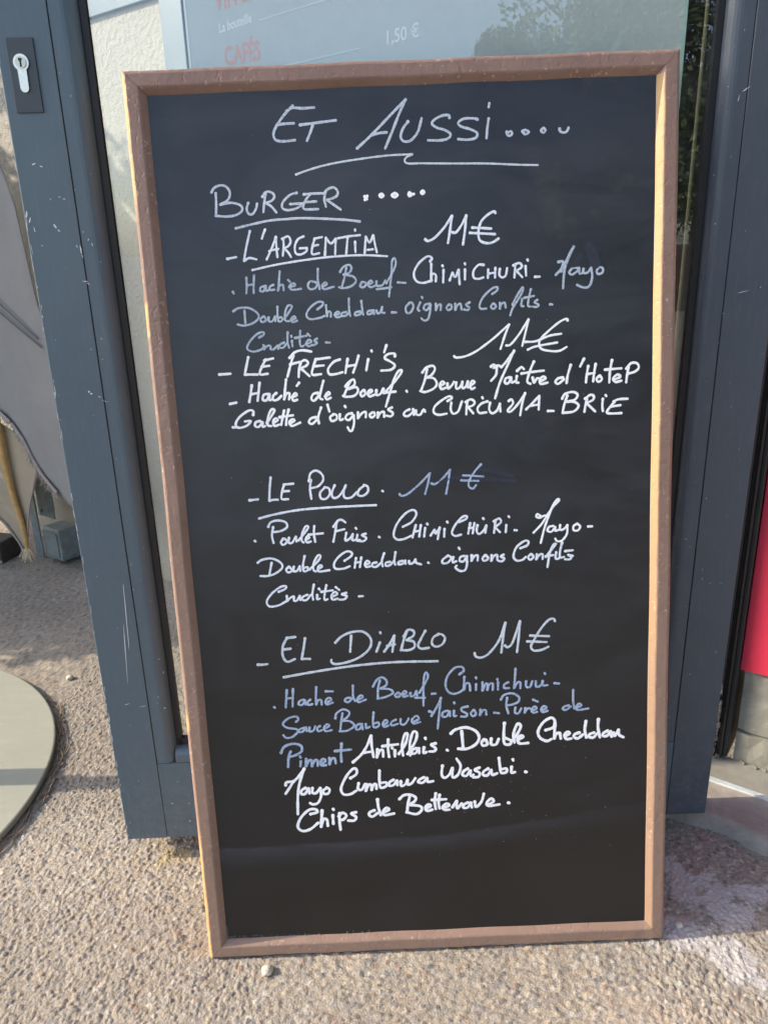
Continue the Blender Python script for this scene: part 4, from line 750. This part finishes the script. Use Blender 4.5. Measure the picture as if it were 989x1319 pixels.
top = [(-420, -10), (-330, 10), (-250, 40), (-180, 70), (-120, 100), (-70, 140), (-30, 172), (-8, 196), (6, 228), (19, 262), (46, 380), (90, 520), (150, 690)]
rows = []
for j in range(31):
    t = j/30; rows.append([])
    for i in range(61):
        a_ = interp(top, i/60); b_ = interp(bot, i/60); rows[-1].append(hit(a_[0]*(1-t)+b_[0]*t, a_[1]*(1-t)+b_[1]*t))
M_canvas = fabric('grey_canvas', (.27, .265, .26)); sheet('grey_cloth', rows, M_canvas)
# stitched double seam of the canvas
for a_, b_ in (((-60, 335), (49, 437)), ((-60, 352), (54, 448))):
    bm = bmesh.new(); P = [hit(a_[0]+(b_[0]-a_[0])*k/20, a_[1]+(b_[1]-a_[1])*k/20, -.010) - heap.location for k in range(21)]
    tube(bm, P, .0022, 6); bm_obj('seam', bm, simple('seam_thread', (.16, .155, .16), .9), heap)
# frayed hem
bm = bmesh.new()
hem = [hit(*interp(bot, .28+.5*k/40), -.008) - heap.location for k in range(41)]
tube(bm, hem, .0045, 6)
for i in range(420):
    k = random.random()*39.9; ki = int(k); p = hem[ki].lerp(hem[ki+1], k-ki); L_ = random.uniform(.008, .028)
    d_ = Vector((random.uniform(-.7, .4), random.uniform(-.4, .4), random.uniform(-1, -.3))).normalized()
    tube(bm, [p, p+d_*L_*.5+Vector((0, 0, -.001)), p+d_*L_+Vector((random.uniform(-.004, .004), 0, -.003))], [.0009, .0007, .0004], 4)
tag(bm_obj('frayed_hem', bm, fabric('hem_threads', (.42, .36, .33)), heap), kind='stuff')
lt = [(-120, 500), (-60, 515), (0, 545), (20, 558), (38, 580), (52, 600)]
lb = [(-120, 560), (-60, 610), (-15, 655), (8, 676), (24, 697), (34, 712)]
rows = []
for j in range(26):
    t = j/25; rows.append([])
    for i in range(31):
        a_ = interp(lt, i/30); b_ = interp(lb, i/30); bow = 7*math.sin(t*math.pi)*(i/30)
        rows[-1].append(hit(a_[0]*(1-t)+b_[0]*t-bow*.6, a_[1]*(1-t)+b_[1]*t+bow*.3, .03))
sheet('beige_lining', rows, fabric('beige_lining', (.40, .335, .24)), seed=2)
bm = bmesh.new(); P = [hit(*p, .022) - heap.location for p in ((48, 603), (44, 625), (38, 655), (36, 690), (35, 714))]; tube(bm, P, .0035, 6)
P = [hit(*p, .022) - heap.location for p in ((-15, 655), (8, 676), (24, 697), (34, 714))]; tube(bm, P, .0035, 6)
bm_obj('lining_hem', bm, fabric('lining_hem_mat', (.36, .32, .28)), heap)
bm = bmesh.new(); P = [hit(*p, .014) - heap.location for p in ((-14, 490), (-3, 548), (6, 596), (16, 634), (28, 672), (35, 700), (36, 714))]; tube(bm, P, [.013, .012, .011, .010, .009, .007, .005], 10)
bm_obj('wooden_pole', bm, simple('yellow_wood', (.55, .34, .13), .6, var=.2, scale=60), heap, True)
bm = bmesh.new(); p = hit(36, 710, .01) - heap.location
for i in range(60):
    d_ = Vector((random.uniform(-.8, .8), random.uniform(-.5, .3), -1)).normalized(); L_ = random.uniform(.015, .04); q_ = p + Vector((random.uniform(-.014, .008), 0, random.uniform(-.005, .01)))
    tube(bm, [q_, q_+d_*L_*.6, q_+d_*L_], [.0016, .0013, .0008], 4)
tag(bm_obj('fringe', bm, simple('cream_fringe', (.62, .52, .36), .9), heap), kind='stuff')

# galvanised bracket screwed to the wall foot
def wl(sx, off, z_): return WP + WD*sx + Vector((-WD.y*-1, 0, 0))*0 + Vector((WD.y, -WD.x, 0))*off + Vector((0, 0, z_))
brk = empty('metal_bracket', wl(-2.33, .0, 0), WANG); tag(brk, 'galvanised steel post foot with a square tube end by the wall', 'bracket')
M_galv = simple('galvanised', (.27, .32, .33), .5, .35, var=.2, scale=40, bump=.2, bscale=200)
box_obj('upright', (.030, .075, -.113, -.107, .0, .62), M_galv, brk, .002)
box_obj('web', (.072, .165, -.100, -.094, .155, .62), M_galv, brk, .002)
box_obj('flange', (.160, .168, -.120, -.094, .185, .62), M_galv, brk, .002)
bm = bmesh.new(); box(bm, .100, .205, -.118, -.035, .012, .125, bev=.008); bm_obj('square_tube', bm, M_galv, brk)
bm = bmesh.new(); box(bm, .112, .193, -.121, -.1175, .024, .113, bev=.004); bm_obj('end_cap', bm, simple('cap_grey', (.22, .26, .265), .6), brk)
for q_ in ((.13, .20), (.095, .175)):
    bm = bmesh.new(); bmesh.ops.create_cone(bm, cap_ends=True, segments=6, radius1=.007, radius2=.006, depth=.008, matrix=Matrix.Translation((q_[0], -.105, q_[1])) @ Matrix.Rotation(R(90), 4, 'X')); bm_obj('bolt', bm, M_galv, brk)
o = box_obj('dark_beam', (-.75, .0, -.05, .05, .0, .075), simple('dark_wood', (.055, .05, .045), .7, var=.4, scale=30, bump=.4, bscale=60), None, .006)
o.location = (-1.315, 2.53, 0); o.rotation_euler = (0, 0, R(-14)); tag(o, 'dark weathered beam lying on the ground beneath the canvas', 'beam')

# ------------------------------------------------------------ greenery and street outside the frame (they shade and are mirrored in the glass)
def leaf_cloud(name, blobs, n, size, mat, parent, seed):
    r = np.random.default_rng(seed); V, F = [], []
    w = np.array([b_[3]**2 for b_ in blobs]); ids = r.choice(len(blobs), n, p=w/w.sum())
    d = r.normal(size=(n, 3)); d /= np.linalg.norm(d, axis=1)[:, None]; rad = .62 + .42*r.random(n)
    c_ = np.array([b_[:3] for b_ in blobs])[ids] + d*rad[:, None]*np.array([b_[3] for b_ in blobs])[ids][:, None]*np.array([1, 1, .85])
    a_ = r.normal(size=(n, 3)); a_ /= np.linalg.norm(a_, axis=1)[:, None]; b2 = np.cross(a_, r.normal(size=(n, 3))); b2 /= np.linalg.norm(b2, axis=1)[:, None]
    s_ = size*(.6+.8*r.random(n))[:, None]
    V = np.stack([c_-a_*s_, c_+b2*s_*.55, c_+a_*s_, c_-b2*s_*.55], 1).reshape(-1, 3)
    F = np.arange(n*4).reshape(-1, 4)
    return mesh_obj(name, V.tolist(), F.tolist(), mat, parent)
def leafmat(name, c):
    b = NB(name); k = b.mix(b.noise(1.5, 4), tuple(v*.7 for v in c), tuple(v*1.4 for v in c)); m_ = b.fin(k, .6)
    return m_
LM = [leafmat('leaf_dark', (.05, .085, .028)), leafmat('leaf_mid', (.10, .15, .04)), leafmat('leaf_blue', (.045, .075, .04))]
M_bark = simple('bark', (.10, .075, .055), .9, var=.3, scale=12, bump=.5, bscale=40)
def tree(x_, y_, h_, w_, mat, seed, label):
    t = empty('broadleaf_tree', (x_, y_, 0)); tag(t, label, 'tree', None); r = random.Random(seed)
    bm = bmesh.new(); tube(bm, [(0, 0, -.1), (.1, 0, h_*.3), (0, .1, h_*.55), (.1, .1, h_*.8)], [.24, .17, .11, .05], 10)
    for k in range(6):
        a_ = k*1.05 + r.random(); z_ = h_*(.3+.08*k); L_ = w_*.4
        tube(bm, [(0, 0, z_), (math.cos(a_)*L_*.5, math.sin(a_)*L_*.5, z_+h_*.09), (math.cos(a_)*L_, math.sin(a_)*L_, z_+h_*.2)], [.08, .05, .02], 6)
    bm_obj('trunk', bm, M_bark, t, True)
    bl = []
    for k in range(44):
        a_ = r.random()*6.28; q_ = math.sqrt(r.random())*w_*.42; zz_ = h_*(.22 + .68*r.random()); bl.append((q_*math.cos(a_), q_*math.sin(a_), zz_, w_*r.uniform(.12, .22)))
    leaf_cloud('crown', bl, 42000, .085, mat, t, seed)
TREES = [(8.2,-16,9.8,8.6,LM[0],1,'dark green tree mirrored behind the price list'),(5.1,-21,6.6,3.6,LM[2],2,'smaller distant tree left of the dark one in the mirror image'),(13.0,-17,11.5,7.5,LM[1],3,'light green leafy tree at the right of the mirrored row'),(8.6,-25,12.5,7.5,LM[2],4,'tall blue green tree standing at the back of the row'),(16.5,-15,9.5,8.0,LM[0],5,'broad dark tree at the far right end of the row')]
for a_ in TREES: tree(*a_)
hd = box_obj('garden_wall', (-1.5, 30, -.15, .15, -.05, .95), simple('garden_wall_brown', (.16, .11, .085), .85, var=.3, scale=4), None, .02)
hd.location = (0, -9.5, 0); tag(hd, 'low brown garden wall across the street behind the viewer', 'wall')
pl = empty('sunblocker', (-2.55, 2.34, 0), R(-3)); tag(pl, 'added planter with a leafy shrub beyond the left edge', 'sunblocker')  # added out of view to shade the ground and wall at the left
box_obj('shade_box', (-.45, .45, -.46, .46, 0, .62), simple('sunblocker_grey', (.12, .12, .12), .6), pl, .01)
r_ = random.Random(5)
leaf_cloud('shade_foliage', [(r_.uniform(-.33, .33), r_.uniform(-.36, .36), r_.uniform(.65, 2.05), r_.uniform(.12, .24)) for k in range(70)], 17000, .036, LM[1], pl, 5)
